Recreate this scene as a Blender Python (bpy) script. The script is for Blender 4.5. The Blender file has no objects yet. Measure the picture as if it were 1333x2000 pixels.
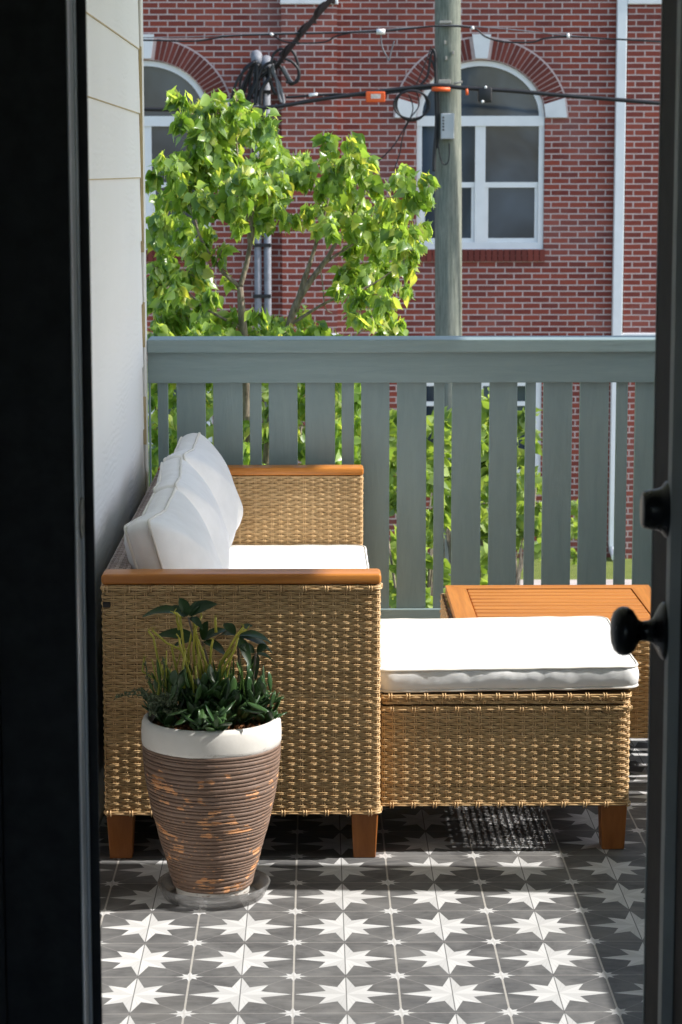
import bpy, bmesh, math, random
import numpy as np
from mathutils import Vector, Matrix, noise

random.seed(7)
rng = np.random.default_rng(11)
R = math.radians
sc = bpy.context.scene
col = sc.collection

# ------------------------------------------------------------------ camera model (measured from the floor tiles)
F_PX, PITCH, YAW, ROLL = 4591.7, .143946, .0110777, .00073
TILE = .203
EYE = 7.66221 * TILE
SUN_EL, SUN_AZ = R(41), R(-2.5)
_cy, _sy, _cp, _sp = math.cos(YAW), math.sin(YAW), math.cos(PITCH), math.sin(PITCH)

def pt(px, py, Y):
    """the place seen at a photograph pixel, on the vertical plane at depth Y"""
    a, b = px - 666.5, py - 1000
    a, b = a + ROLL * b, b - ROLL * a
    x, u = a / F_PX, -b / F_PX
    y, z = _cp + u * _sp, -_sp + u * _cp
    r = (x * _cy + y * _sy, -x * _sy + y * _cy, z)
    t = Y / r[1]
    return Vector((r[0] * t, Y, EYE + r[2] * t))

# ------------------------------------------------------------------ object helpers
def tag(o, label=None, cat=None, group=None, kind=None):
    if label: o['label'] = label
    if cat: o['category'] = cat
    if group: o['group'] = group
    if kind: o['kind'] = kind
    return o

def empty(name, loc, label, cat, group=None, kind=None):
    o = bpy.data.objects.new(name, None)
    o.empty_display_size = .1
    col.objects.link(o)
    o.location = loc
    return tag(o, label, cat, group, kind)

def link(name, me, mat, parent=None, smooth=False):
    o = bpy.data.objects.new(name, me)
    col.objects.link(o)
    if mat is not None and len(me.materials) == 0:
        me.materials.append(mat)
    if parent is not None:
        o.parent = parent
        par = parent
        off = Vector((0, 0, 0))
        while par is not None:
            off += par.location
            par = par.parent
        o.location = -off            # meshes are written in world coordinates
    me.polygons.foreach_set('use_smooth', [bool(smooth)] * len(me.polygons))
    return o

class MB:
    """collects vertices and faces of ONE mesh"""
    def __init__(s): s.v = []; s.f = []; s.n = 0; s.mi = []; s.cur = 0
    def add(s, v, f):
        v = np.asarray(v, dtype=np.float64).reshape(-1, 3)
        s.v.append(v)
        for q in f:
            s.f.append([i + s.n for i in q]); s.mi.append(s.cur)
        s.n += len(v)
    def box(s, x0, x1, y0, y1, z0, z1, bevel=0.0, seg=2):
        if bevel <= 0:
            v = [(x0,y0,z0),(x1,y0,z0),(x1,y1,z0),(x0,y1,z0),(x0,y0,z1),(x1,y0,z1),(x1,y1,z1),(x0,y1,z1)]
            s.add(v, [(3,2,1,0),(4,5,6,7),(0,1,5,4),(1,2,6,5),(2,3,7,6),(3,0,4,7)])
        else:
            bm = bmesh.new()
            bmesh.ops.create_cube(bm, size=1)
            for w in bm.verts:
                w.co = Vector(((x0+x1)/2 + w.co.x*(x1-x0), (y0+y1)/2 + w.co.y*(y1-y0), (z0+z1)/2 + w.co.z*(z1-z0)))
            bmesh.ops.bevel(bm, geom=bm.edges[:], offset=bevel, segments=seg, affect='EDGES', profile=.5)
            s.bm(bm)
    def bm(s, bm):
        bm.verts.index_update()
        s.add([w.co[:] for w in bm.verts], [[w.index for w in f.verts] for f in bm.faces]); bm.free()
    def prism(s, pts, z0, z1):
        n = len(pts)
        v = [(p[0], p[1], z0) for p in pts] + [(p[0], p[1], z1) for p in pts]
        s.add(v, [list(range(n))[::-1], [n+i for i in range(n)]] + [(i, (i+1) % n, n+(i+1) % n, n+i) for i in range(n)])
    def tube(s, pts, r, sides=8, cap=True):
        """round tube along a polyline; r a number or one per point"""
        P = [Vector(p) for p in pts]; n = len(P)
        rr = [r] * n if not hasattr(r, '__len__') else list(r)
        up = None; V = []
        for i in range(n):
            t = (P[min(i+1, n-1)] - P[max(i-1, 0)])
            t = t.normalized() if t.length > 1e-9 else Vector((0, 0, 1))
            if up is None:
                up = t.orthogonal().normalized()
            up = (up - t * up.dot(t))
            up = up.normalized() if up.length > 1e-6 else t.orthogonal().normalized()
            w = t.cross(up)
            for k in range(sides):
                a = 2 * math.pi * k / sides
                V.append(P[i] + (up * math.cos(a) + w * math.sin(a)) * rr[i])
        Fc = []
        for i in range(n - 1):
            for k in range(sides):
                k2 = (k + 1) % sides
                Fc.append((i*sides+k, i*sides+k2, (i+1)*sides+k2, (i+1)*sides+k))
        if cap:
            Fc.append(list(range(sides))[::-1]); Fc.append([(n-1)*sides+k for k in range(sides)])
        s.add([v[:] for v in V], Fc)
    def lathe(s, prof, cx, cy, seg=48, wob=None, close=False):
        """prof: list of (r, z)"""
        n = len(prof); V = []
        for i, (r, z) in enumerate(prof):
            for k in range(seg):
                a = 2 * math.pi * k / seg
                d = wob(i, a) if wob else (0, 0)
                V.append((cx + (r + d[0]) * math.cos(a), cy + (r + d[0]) * math.sin(a), z + d[1]))
        Fc = [(i*seg+k, i*seg+(k+1) % seg, (i+1)*seg+(k+1) % seg, (i+1)*seg+k) for i in range(n-1) for k in range(seg)]
        if close:
            Fc.append(list(range(seg))[::-1]); Fc.append([(n-1)*seg+k for k in range(seg)])
        s.add(V, Fc)
    def mesh(s, name):
        me = bpy.data.meshes.new(name)
        V = np.concatenate(s.v) if s.v else np.zeros((0, 3))
        me.vertices.add(len(V)); me.vertices.foreach_set('co', V.ravel().astype(np.float32))
        ln = np.fromiter((len(f) for f in s.f), dtype=np.int32, count=len(s.f))
        loops = np.fromiter((i for f in s.f for i in f), dtype=np.int32, count=int(ln.sum()))
        me.loops.add(len(loops)); me.loops.foreach_set('vertex_index', loops)
        me.polygons.add(len(ln))
        st = np.zeros(len(ln), dtype=np.int32); st[1:] = np.cumsum(ln)[:-1]
        me.polygons.foreach_set('loop_start', st)
        if any(s.mi): me.polygons.foreach_set('material_index', np.array(s.mi, dtype=np.int32))
        me.update(calc_edges=True); me.validate()
        return me
    def build(s, name, mat, parent=None, smooth=False, angle=None):
        me = s.mesh(name)
        if isinstance(mat, (list, tuple)):
            for m in mat: me.materials.append(m)
            mat = None
        o = link(name, me, mat, parent, smooth)
        if angle is not None:
            me.polygons.foreach_set('use_smooth', [True] * len(me.polygons))
            me.set_sharp_from_angle(angle=R(angle))
        return o

# ------------------------------------------------------------------ material helpers
class NT:
    def __init__(s, name):
        s.m = bpy.data.materials.new(name); s.m.use_nodes = True
        s.t = s.m.node_tree; s.t.nodes.clear()
        s.out = s.n('ShaderNodeOutputMaterial')
    def n(s, typ, **kw):
        nd = s.t.nodes.new(typ)
        for k, v in kw.items():
            setattr(nd, k, v)
        return nd
    def l(s, a, b): s.t.links.new(a, b)
    def val(s, sock, v):
        if hasattr(v, 'is_output') or isinstance(v, bpy.types.NodeSocket): s.l(v, sock)
        else: sock.default_value = v
    def math(s, op, a, b=None, c=None, clamp=False):
        nd = s.n('ShaderNodeMath', operation=op, use_clamp=clamp)
        s.val(nd.inputs[0], a)
        if b is not None: s.val(nd.inputs[1], b)
        if c is not None: s.val(nd.inputs[2], c)
        return nd.outputs[0]
    def mix(s, f, a, b, blend='MIX'):
        nd = s.n('ShaderNodeMix', data_type='RGBA', blend_type=blend)
        s.val(nd.inputs['Factor'], f)
        for i, v in ((6, a), (7, b)):
            if isinstance(v, (tuple, list)): v = tuple(v) + ((1,) if len(v) == 3 else ())
            s.val(nd.inputs[i], v)
        return nd.outputs[2]
    def obj(s, scale=(1, 1, 1), rot=(0, 0, 0), loc=(0, 0, 0)):
        tc = s.n('ShaderNodeNewGeometry')
        mp = s.n('ShaderNodeMapping')
        mp.inputs['Scale'].default_value = scale; mp.inputs['Rotation'].default_value = rot; mp.inputs['Location'].default_value = loc
        s.l(tc.outputs['Position'], mp.inputs['Vector'])
        return mp.outputs[0]
    def noise(s, vec, scale, detail=4, rough=.55, dist=0, out='Fac'):
        nd = s.n('ShaderNodeTexNoise')
        s.l(vec, nd.inputs['Vector'])
        nd.inputs['Scale'].default_value = scale; nd.inputs['Detail'].default_value = detail
        nd.inputs['Roughness'].default_value = rough; nd.inputs['Distortion'].default_value = dist
        return nd.outputs[out]
    def ramp(s, f, stops):
        nd = s.n('ShaderNodeValToRGB'); s.l(f, nd.inputs[0])
        el = nd.color_ramp.elements
        while len(el) < len(stops): el.new(.5)
        for e, (p, c) in zip(el, stops):
            e.position = p
            e.color = (c, c, c, 1) if isinstance(c, (int, float)) else tuple(c) + ((1,) if len(c) == 3 else ())
        return nd.outputs[0]
    def island(s):
        return s.n('ShaderNodeNewGeometry').outputs['Random Per Island']
    def bsdf(s, color, rough=.5, spec=.5, bump=None, bstr=.3, bdist=.01, **kw):
        p = s.n('ShaderNodeBsdfPrincipled')
        if isinstance(color, (tuple, list)): color = tuple(color) + ((1,) if len(color) == 3 else ())
        s.val(p.inputs['Base Color'], color); s.val(p.inputs['Roughness'], rough)
        p.inputs['Specular IOR Level'].default_value = spec
        for k, v in kw.items(): s.val(p.inputs[k.replace('_', ' ')], v)
        if bump is not None:
            b = s.n('ShaderNodeBump'); b.inputs['Strength'].default_value = bstr; b.inputs['Distance'].default_value = bdist
            s.l(bump, b.inputs['Height']); s.l(b.outputs[0], p.inputs['Normal'])
        return p.outputs[0]
    def done(s, sh):
        s.l(sh, s.out.inputs['Surface']); return s.m

def simple(name, c, rough=.5, spec=.5, var=.12, scale=8, bump=.0, bscale=60, **kw):
    t = NT(name); v = t.obj()
    n = t.noise(v, scale, 5)
    cc = t.mix(t.ramp(n, [(.3, 0.), (.7, 1.)]), tuple(x * (1 - var) for x in c), tuple(min(1, x * (1 + var)) for x in c))
    bn = t.noise(v, bscale, 4) if bump else None
    rr = t.math('ADD', t.math('MULTIPLY', n, .15), rough - .07)
    return t.done(t.bsdf(cc, rr, spec, bn, bump, .004, **kw))

M = {}
# --- floor tiles
def mat_tiles():
    t = NT('encaustic_star_tile')
    pos = t.n('ShaderNodeNewGeometry').outputs['Position']
    sep = t.n('ShaderNodeSeparateXYZ'); t.l(pos, sep.inputs[0])
    # cell coordinates, -1..1 with grout at +-1
    def cell(o, off):
        a = t.math('DIVIDE', t.math('SUBTRACT', o, off), TILE)
        fr = t.math('FRACT', a)
        return a, t.math('SUBTRACT', t.math('MULTIPLY', fr, 2.), 1.)
    ax, cx = cell(sep.outputs[0], -.04415)
    ay, cyy = cell(sep.outputs[1], 5.2251)
    def star(x, y, k):
        x = t.math('ABSOLUTE', x); y = t.math('ABSOLUTE', y)
        if k != 1: x = t.math('MULTIPLY', x, 1 / k); y = t.math('MULTIPLY', y, 1 / k)
        u = t.math('MAXIMUM', x, y); w = t.math('MINIMUM', x, y)
        # line A: (.965,0)-(.42,.23) ; line B: (.42,.23)-(.535,.535)
        A = t.math('LESS_THAN', t.math('ADD', t.math('MULTIPLY', u, .17), t.math('MULTIPLY', w, .58)), .965 * .17)
        # B: origin side  u - .42 < (w-.23)*.115/.305
        B = t.math('LESS_THAN', t.math('SUBTRACT', u, .385), t.math('MULTIPLY', t.math('SUBTRACT', w, .17), .386))
        return t.math('MAXIMUM', A, B), u, w
    big, u, w = star(cx, cyy, 1)
    gx = t.math('SUBTRACT', 1., t.math('ABSOLUTE', cx)); gy = t.math('SUBTRACT', 1., t.math('ABSOLUTE', cyy))
    small, su, sw = star(gx, gy, .29)
    st = t.math('MAXIMUM', big, small)
    # facets: alternate tone either side of the axis of each point
    fac = t.math('GREATER_THAN', t.math('MULTIPLY', t.math('MULTIPLY', cx, cyy), t.math('SUBTRACT', t.math('ABSOLUTE', cx), t.math('ABSOLUTE', cyy))), 0.)
    # thin etched lines inside the stars
    ratio = t.math('DIVIDE', w, t.math('ADD', u, .0001))
    l1 = t.math('LESS_THAN', t.math('ABSOLUTE', t.math('SUBTRACT', ratio, .442)), .012)
    l2 = t.math('LESS_THAN', t.math('ABSOLUTE', t.math('SUBTRACT', ratio, .2)), .008)
    l3 = t.math('LESS_THAN', t.math('SUBTRACT', 1., ratio), .02)
    lines = t.math('MULTIPLY', t.math('MAXIMUM', t.math('MAXIMUM', l1, l2), l3), big)
    cxl = t.math('LESS_THAN', t.math('ABSOLUTE', cx), .011)
    diag = t.math('MULTIPLY', t.math('LESS_THAN', t.math('SUBTRACT', u, w), .012), t.math('SUBTRACT', 1., st))
    gv = t.math('LESS_THAN', gx, .019); gh = t.math('LESS_THAN', gy, .014)
    pv = t.obj()
    n1 = t.noise(t.obj(scale=(.7, 1.25, 1)), 10, 7, .7, .8); n2 = t.noise(t.obj(scale=(.45, 1.6, 1)), 60, 6, .75); n3 = t.noise(pv, 2.2, 3, .5)
    # per tile tone shift
    idv = t.n('ShaderNodeCombineXYZ'); t.l(t.math('FLOOR', ax), idv.inputs[0]); t.l(t.math('FLOOR', ay), idv.inputs[1])
    wn = t.n('ShaderNodeTexWhiteNoise', noise_dimensions='3D'); t.l(idv.outputs[0], wn.inputs['Vector'])
    base = t.mix(t.ramp(n1, [(.36, 0.), (.66, 1.)]), (.072, .072, .075), (.185, .184, .182))
    base = t.mix(t.math('MULTIPLY', t.ramp(n2, [(.45, 0.), (.75, 1.)]), .55), base, (.20, .197, .19))
    base = t.mix(t.math('MULTIPLY', wn.outputs['Value'], .35), base, (.10, .10, .102))
    white = t.mix(fac, (.50, .50, .50), (.58, .58, .58))
    white = t.mix(t.math('MULTIPLY', t.ramp(n1, [(.45, 0.), (.75, 1.)]), .22), white, (.43, .42, .405))
    c = t.mix(st, base, white)
    c = t.mix(t.math('MULTIPLY', lines, .55), c, (.27, .265, .26))
    c = t.mix(t.math('MULTIPLY', diag, .5), c, (.30, .29, .28))
    c = t.mix(t.math('MULTIPLY', cxl, .75), c, (.045, .045, .045))
    grout = t.mix(n2, (.30, .285, .26), (.48, .46, .43))
    c = t.mix(gh, c, t.mix(.45, c, (.42, .40, .38)))
    c = t.mix(t.math('MULTIPLY', gv, t.math('SUBTRACT', 1., t.math('MULTIPLY', small, .65))), c, grout)
    c = t.mix(t.math('MULTIPLY', t.ramp(n3, [(.5, 0.), (.75, 1.)]), .18), c, (.22, .20, .17))
    h = t.math('SUBTRACT', t.math('MULTIPLY', n2, .25), t.math('MAXIMUM', gv, gh))
    rough = t.math('ADD', t.math('MULTIPLY', n1, .2), .52)
    return t.done(t.bsdf(c, rough, .22, h, .25, .002))
M['tiles'] = mat_tiles()

def mat_wicker(name, c0, c1, c2, rough=.42):
    t = NT(name)
    r = t.island()
    v = t.obj()
    n = t.noise(v, 25, 3)
    c = t.mix(r, c0, c1)
    c = t.mix(t.math('MULTIPLY', t.ramp(n, [(.45, 0.), (.7, 1.)]), .45), c, c2)
    fine = t.noise(v, 900, 2)
    return t.done(t.bsdf(c, rough, .45, fine, .12, .001))
M['wicker'] = mat_wicker('tan_resin_wicker', (.58, .38, .18), (.74, .505, .26), (.52, .315, .135))
M['wicker_back'] = mat_wicker('shade_toned_wicker', (.20, .14, .115), (.62, .50, .44), (.16, .10, .08))  # greyer tone carries the shade on the sofa back; speckle varies by strand
M['wicker_core'] = simple('dark_wicker_core', (.17, .105, .052), .7, .2)

def mat_wood(name, dark, light, sc_=(3, 60, 60), rough=.42, red=(.0, .0, .0)):
    t = NT(name)
    v = t.obj(scale=sc_)
    n = t.noise(v, 1.0, 6, .6, .8)
    n2 = t.noise(v, 3.3, 4, .6)
    r = t.island()
    c = t.mix(t.ramp(n, [(.3, 0.), (.7, 1.)]), dark, light)
    c = t.mix(t.math('MULTIPLY', t.ramp(n2, [(.5, 0.), (.75, 1.)]), .35), c, tuple(x * .6 for x in dark))
    c = t.mix(t.math('MULTIPLY', r, .3), c, tuple(x * .72 for x in light))
    return t.done(t.bsdf(c, rough, .45, n, .12, .002))
M['teak'] = mat_wood('oiled_teak_along_x', (.42, .14, .022), (.66, .26, .05), (2.2, 55, 55), .38)
M['teak_y'] = mat_wood('oiled_teak_along_y', (.42, .14, .022), (.66, .26, .05), (55, 2.2, 55), .38)
M['leg'] = mat_wood('stained_leg_wood', (.27, .085, .015), (.40, .14, .03), (40, 40, 5), .45)

def mat_fabric():
    t = NT('white_outdoor_canvas')
    v = t.obj()
    wv = t.n('ShaderNodeTexWave', wave_type='BANDS', bands_direction='X'); t.l(v, wv.inputs[0]); wv.inputs['Scale'].default_value = 260
    wz = t.n('ShaderNodeTexWave', wave_type='BANDS', bands_direction='Z'); t.l(v, wz.inputs[0]); wz.inputs['Scale'].default_value = 260
    n = t.noise(v, 14, 5, .6, .4)
    h = t.math('ADD', t.math('MULTIPLY', t.math('ADD', wv.outputs[1], wz.outputs[1]), .08), n)
    c = t.mix(t.ramp(n, [(.35, 0.), (.7, 1.)]), (.80, .80, .80), (.86, .86, .86))
    return t.done(t.bsdf(c, .85, .2, h, .28, .006))
M['fabric'] = mat_fabric()
M['piping'] = simple('cream_piping', (.74, .715, .665), .8, .2, .05)

def mat_paint_rail(name='grey_green_painted_upright', gs=(6, 6, .8)):
    t = NT(name)
    v = t.obj()
    n = t.noise(t.obj(scale=gs), 6, 7, .68, .5)
    n2 = t.noise(v, 3, 3)
    vo = t.n('ShaderNodeTexVoronoi', feature='F1'); t.l(t.obj(scale=(1, 1, .55), loc=(.3, .2, .13)), vo.inputs['Vector']); vo.inputs['Scale'].default_value = 4.6
    knot = t.ramp(vo.outputs['Distance'], [(.0, 1.), (.05, .7), (.075, 0.)])
    c = t.mix(t.ramp(n, [(.3, 0.), (.7, 1.)]), (.215, .292, .298), (.262, .342, .345))
    c = t.mix(t.math('MULTIPLY', n2, .3), c, (.23, .30, .325))
    c = t.mix(t.math('MULTIPLY', knot, .8), c, (.21, .195, .14))
    return t.done(t.bsdf(c, .42, .45, n, .4, .004))
M['rail'] = mat_paint_rail()
M['rail_x'] = mat_paint_rail('grey_green_painted_rail', (.8, 6, 9))

def mat_siding():
    t = NT('cream_fibre_cement_siding')
    v = t.obj(scale=(1, .35, 1))
    w = t.n('ShaderNodeTexWave', wave_type='BANDS', bands_direction='Z'); t.l(v, w.inputs[0])
    w.inputs['Scale'].default_value = 16; w.inputs['Distortion'].default_value = 9; w.inputs['Detail'].default_value = 3; w.inputs['Detail Scale'].default_value = 1.4
    n = t.noise(t.obj(), 2.5, 4)
    msk = t.ramp(t.noise(t.obj(scale=(1, .6, 1)), 5, 2), [(.42, 0.), (.6, 1.)])
    h = t.math('MULTIPLY', w.outputs[1], msk)
    c = t.mix(n, (.74, .735, .72), (.80, .795, .78))
    return t.done(t.bsdf(c, .6, .3, h, .16, .004))
M['siding'] = mat_siding()
M['trim'] = simple('cream_trim_paint', (.72, .71, .69), .5, .4, .05)
M['caulk'] = simple('yellowed_caulk', (.48, .38, .22), .6, .3, .15)
M['ceiling'] = simple('white_porch_ceiling', (.80, .80, .78), .6, .3, .04)
M['black'] = simple('black_satin_door_paint', (.050, .050, .053), .6, .2, .25, 30, .06, 200)
M['slate'] = simple('dark_slate_weatherstrip', (.26, .29, .32), .4, .5, .2)
M['bead'] = simple('painted_sheen_bead', (.80, .83, .88), .35, .5, .05)  # pale tone paints in the sky sheen along the jamb edge
M['bead_dim'] = simple('painted_sheen_edge', (.36, .38, .38), .55, .3, .15)  # grey paints the outdoor reflection onto edges of the black door
M['black_door'] = simple('black_gloss_door_paint', (.008, .008, .010), .65, .12, .25, 30, .06, 200)
M['metal_black'] = simple('black_door_hardware', (.008, .008, .010), .28, .55, .2, 40)
M['plate'] = simple('worn_strike_plate', (.34, .31, .27), .45, .5, .3, 120)
M['room'] = simple('dim_hall_paint', (.5, .5, .5), .7, .2, .05)

def mat_pot():
    t = NT('ribbed_brown_glaze_worn')
    pos = t.n('ShaderNodeNewGeometry').outputs['Position']
    v = t.obj()
    n = t.noise(v, 60, 5, .65)
    st = t.noise(t.obj(scale=(14, 14, 110)), 1.0, 5, .7)
    big = t.noise(t.obj(scale=(1, 1, 1.6), loc=(.21, .4, .1)), 9, 3, .6)
    sep = t.n('ShaderNodeSeparateXYZ'); t.l(pos, sep.inputs[0])
    zz = t.ramp(sep.outputs[2], [(.0, .35), (.08, .8), (.17, 1.), (.25, .85), (.34, .4)])
    worn = t.ramp(t.math('MULTIPLY', t.math('MULTIPLY', t.ramp(st, [(.47, 0.), (.56, 1.)]), t.ramp(big, [(.50, 0.), (.60, 1.)])), t.math('MULTIPLY', zz, t.ramp(t.noise(v, 38, 2), [(.40, .3), (.52, 1.)]))), [(.22, 0.), (.32, 1.)])
    fl = t.math('MULTIPLY', t.ramp(t.noise(t.obj(scale=(1, 1, 2.5)), 130, 2, .5), [(.66, 0.), (.7, 1.)]), zz)
    c = t.mix(n, (.115, .068, .047), (.235, .155, .112))
    c = t.mix(t.math('MULTIPLY', t.ramp(st, [(.4, 0.), (.65, 1.)]), .4), c, (.27, .20, .165))
    c = t.mix(t.math('MAXIMUM', worn, t.math('MULTIPLY', fl, .7)), c, (.60, .30, .14))
    return t.done(t.bsdf(c, .62, .3, t.math('ADD', n, t.math('MULTIPLY', worn, -.6)), .4, .003))
M['pot'] = mat_pot()

def mat_rim():
    t = NT('chalky_white_glaze')
    v = t.obj()
    n = t.noise(v, 22, 5, .6)
    pos = t.n('ShaderNodeSeparateXYZ'); t.l(t.n('ShaderNodeNewGeometry').outputs['Position'], pos.inputs[0])
    chip = t.math('MULTIPLY', t.ramp(t.noise(t.obj(scale=(1, 1, 2.2)), 45, 4, .7), [(.56, 0.), (.6, 1.)]), t.ramp(pos.outputs[2], [(.332, 1.), (.352, 0.)]))
    c = t.mix(n, (.60, .575, .53), (.73, .71, .67))
    c = t.mix(t.math('MULTIPLY', chip, .8), c, (.25, .17, .13))
    return t.done(t.bsdf(c, .55, .35, n, .2, .003))
M['rim'] = mat_rim()
M['soil'] = simple('bark_soil', (.14, .065, .03), .95, .1, .6, 150, .8, 220)

def mat_saucer():
    t = NT('clear_plastic_saucer')
    fr = t.n('ShaderNodeFresnel'); fr.inputs[0].default_value = 1.45
    tr = t.n('ShaderNodeBsdfTransparent'); tr.inputs[0].default_value = (.98, .98, .98, 1)
    gl = t.n('ShaderNodeBsdfGlossy'); gl.inputs['Roughness'].default_value = .12; gl.inputs['Color'].default_value = (.9, .9, .9, 1)
    df = t.n('ShaderNodeBsdfTranslucent'); df.inputs[0].default_value = (.8, .8, .8, 1)
    d2 = t.n('ShaderNodeBsdfDiffuse'); d2.inputs[0].default_value = (.9, .9, .89, 1)
    m0 = t.n('ShaderNodeMixShader'); m0.inputs[0].default_value = .5; t.l(df.outputs[0], m0.inputs[1]); t.l(d2.outputs[0], m0.inputs[2])
    m1 = t.n('ShaderNodeMixShader'); t.l(t.ramp(t.noise(t.obj(), 30, 3), [(.3, .10), (.7, .26)]), m1.inputs[0]); t.l(tr.outputs[0], m1.inputs[1]); t.l(m0.outputs[0], m1.inputs[2])
    m2 = t.n('ShaderNodeMixShader'); t.l(t.math('MULTIPLY', fr.outputs[0], .8), m2.inputs[0]); t.l(m1.outputs[0], m2.inputs[1]); t.l(gl.outputs[0], m2.inputs[2])
    return t.done(m2.outputs[0])
M['saucer'] = mat_saucer()

def mat_leaf(name, cols, trans=.45, rough=.45, tcol=None, spec=.45):
    t = NT(name)
    r = t.island()
    v = t.obj()
    n = t.noise(v, 40, 3)
    c = t.ramp(r, cols)
    c = t.mix(t.math('MULTIPLY', n, .3), c, cols[0][1])
    b = t.bsdf(c, rough, spec)
    tl = t.n('ShaderNodeBsdfTranslucent')
    tc = t.mix(1., c, tcol or (1.5, 1.5, .7), 'MULTIPLY')
    t.l(tc, tl.inputs[0])
    mx = t.n('ShaderNodeMixShader'); mx.inputs[0].default_value = trans
    t.l(b, mx.inputs[1]); t.l(tl.outputs[0], mx.inputs[2])
    return t.done(mx.outputs[0])
M['tallow'] = mat_leaf('fresh_green_tallow_leaf', [(0., (.09, .17, .030)), (.35, (.20, .31, .070)), (.75, (.34, .46, .15)), (.97, (.50, .50, .13))], .5, .32, (2.1, 2.0, .85), .65)
M['bush'] = mat_leaf('green_shrub_leaf', [(0., (.13, .21, .045)), (.5, (.22, .31, .08)), (1., (.34, .42, .13))], .48, .42, (1.8, 1.7, .75))
M['schef'] = mat_leaf('dark_glossy_umbrella_leaf', [(0., (.016, .040, .014)), (1., (.030, .066, .022))], .15, .42, None, .3)
M['jade'] = mat_leaf('deep_green_succulent', [(0., (.020, .052, .016)), (.6, (.036, .085, .026)), (1., (.075, .15, .045))], .1, .3, None, .55)
M['sedum'] = mat_leaf('grey_green_sedum', [(0., (.07, .10, .055)), (1., (.14, .17, .09))], .15, .55)
M['agave'] = mat_leaf('small_rosette_leaf', [(0., (.05, .11, .035)), (1., (.10, .17, .06))], .15, .4)
M['shoot'] = mat_leaf('fresh_slim_shoot', [(0., (.05, .11, .025)), (1., (.12, .21, .04))], .3, .42)
def mat_pencil():
    t = NT('yellow_tipped_pencil_stem')
    sep = t.n('ShaderNodeSeparateXYZ'); t.l(t.n('ShaderNodeNewGeometry').outputs['Position'], sep.inputs[0])
    f = t.math('DIVIDE', t.math('SUBTRACT', sep.outputs[2], .40), .16, clamp=True)
    c = t.mix(f, (.13, .22, .03), (.50, .44, .055))
    return t.done(t.bsdf(c, .45, .4))
M['pencil'] = mat_pencil()
def mat_bark(name, a, b):
    t = NT(name)
    n = t.noise(t.obj(scale=(1, 1, .3)), 60, 6, .65)
    return t.done(t.bsdf(t.mix(t.ramp(n, [(.35, 0.), (.65, 1.)]), a, b), .8, .2, n, .5, .01))
M['bark'] = mat_bark('pale_grey_bark', (.12, .095, .075), (.33, .27, .21))

def mat_brick(name='red_brick_wall', sx=1.0):
    t = NT(name)
    sep = t.n('ShaderNodeSeparateXYZ'); t.l(t.n('ShaderNodeNewGeometry').outputs['Position'], sep.inputs[0])
    cmb = t.n('ShaderNodeCombineXYZ')
    t.l(t.math('ADD', sep.outputs[0], t.math('MULTIPLY', sep.outputs[1], .98)), cmb.inputs[0]); t.l(t.math('SUBTRACT', sep.outputs[2], .012), cmb.inputs[1])
    wob = t.noise(t.obj(), 5, 2, .5, 0, 'Color')
    add = t.n('ShaderNodeVectorMath', operation='MULTIPLY_ADD'); t.l(wob, add.inputs[0]); add.inputs[1].default_value = (.008, .006, 0); t.l(cmb.outputs[0], add.inputs[2])
    br = t.n('ShaderNodeTexBrick'); t.l(add.outputs[0], br.inputs['Vector'])
    br.inputs['Scale'].default_value = 1; br.inputs['Brick Width'].default_value = .2045; br.inputs['Row Height'].default_value = .0668
    br.inputs['Mortar Size'].default_value = .0088; br.inputs['Mortar Smooth'].default_value = .25; br.inputs['Bias'].default_value = -.1
    br.inputs['Color1'].default_value = (.27, .060, .040, 1); br.inputs['Color2'].default_value = (.14, .034, .030, 1); br.inputs['Mortar'].default_value = (.51, .41, .39, 1)
    n = t.noise(t.obj(), 18, 5, .7); n2 = t.noise(t.obj(), .9, 4, .6)
    c = t.mix(t.math('MULTIPLY', t.ramp(n, [(.4, 0.), (.75, 1.)]), .35), br.outputs['Color'], (.30, .095, .06))
    c = t.mix(t.math('MULTIPLY', t.ramp(n2, [(.5, 0.), (.8, 1.)]), .28), c, (.36, .27, .26))
    n4 = t.noise(t.obj(scale=(1, 1, .35)), 1.7, 5, .65)
    c = t.mix(t.math('MULTIPLY', t.ramp(n4, [(.48, 0.), (.75, 1.)]), .26), c, (.09, .04, .038))
    h = t.math('ADD', t.math('SUBTRACT', 1., br.outputs['Fac']), t.math('MULTIPLY', n, .3))
    return t.done(t.bsdf(c, .85, .2, h, .5, .008))
M['brick'] = mat_brick()
def mat_vous():
    t = NT('soldier_brick')
    r = t.island(); n = t.noise(t.obj(), 30, 4)
    c = t.mix(r, (.12, .028, .024), (.20, .045, .034))
    c = t.mix(t.math('MULTIPLY', n, .35), c, (.20, .07, .05))
    return t.done(t.bsdf(c, .85, .2, n, .3, .006))
M['vous'] = mat_vous()
M['mortar'] = simple('pale_mortar', (.56, .44, .42), .9, .1, .12, 30)
M['stone'] = simple('white_cast_stone', (.72, .72, .72), .7, .25, .05)
M['winframe'] = simple('white_window_frame', (.78, .78, .78), .4, .4, .03)
def mat_pane():
    t = NT('pane_painted_reflections')
    n = t.noise(t.obj(), .9, 3, .5, .6)
    c = t.mix(t.ramp(n, [(.38, 0.), (.66, 1.)]), (.012, .022, .036), (.060, .086, .118))  # paler patches paint vague reflections into the glass colour
    return t.done(t.bsdf(c, .06, .7, n, .04, .05))
M['pane'] = mat_pane()
M['pipe'] = simple('galvanised_conduit', (.20, .21, .235), .6, .4, .2, 20)
M['white_metal'] = simple('white_enamelled_downspout', (.74, .75, .76), .4, .4, .04)
M['cable'] = simple('black_cable_sheath', (.014, .014, .016), .5, .4, .2)
M['wire'] = simple('grey_strand_wire', (.16, .16, .17), .5, .5, .3)
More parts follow.
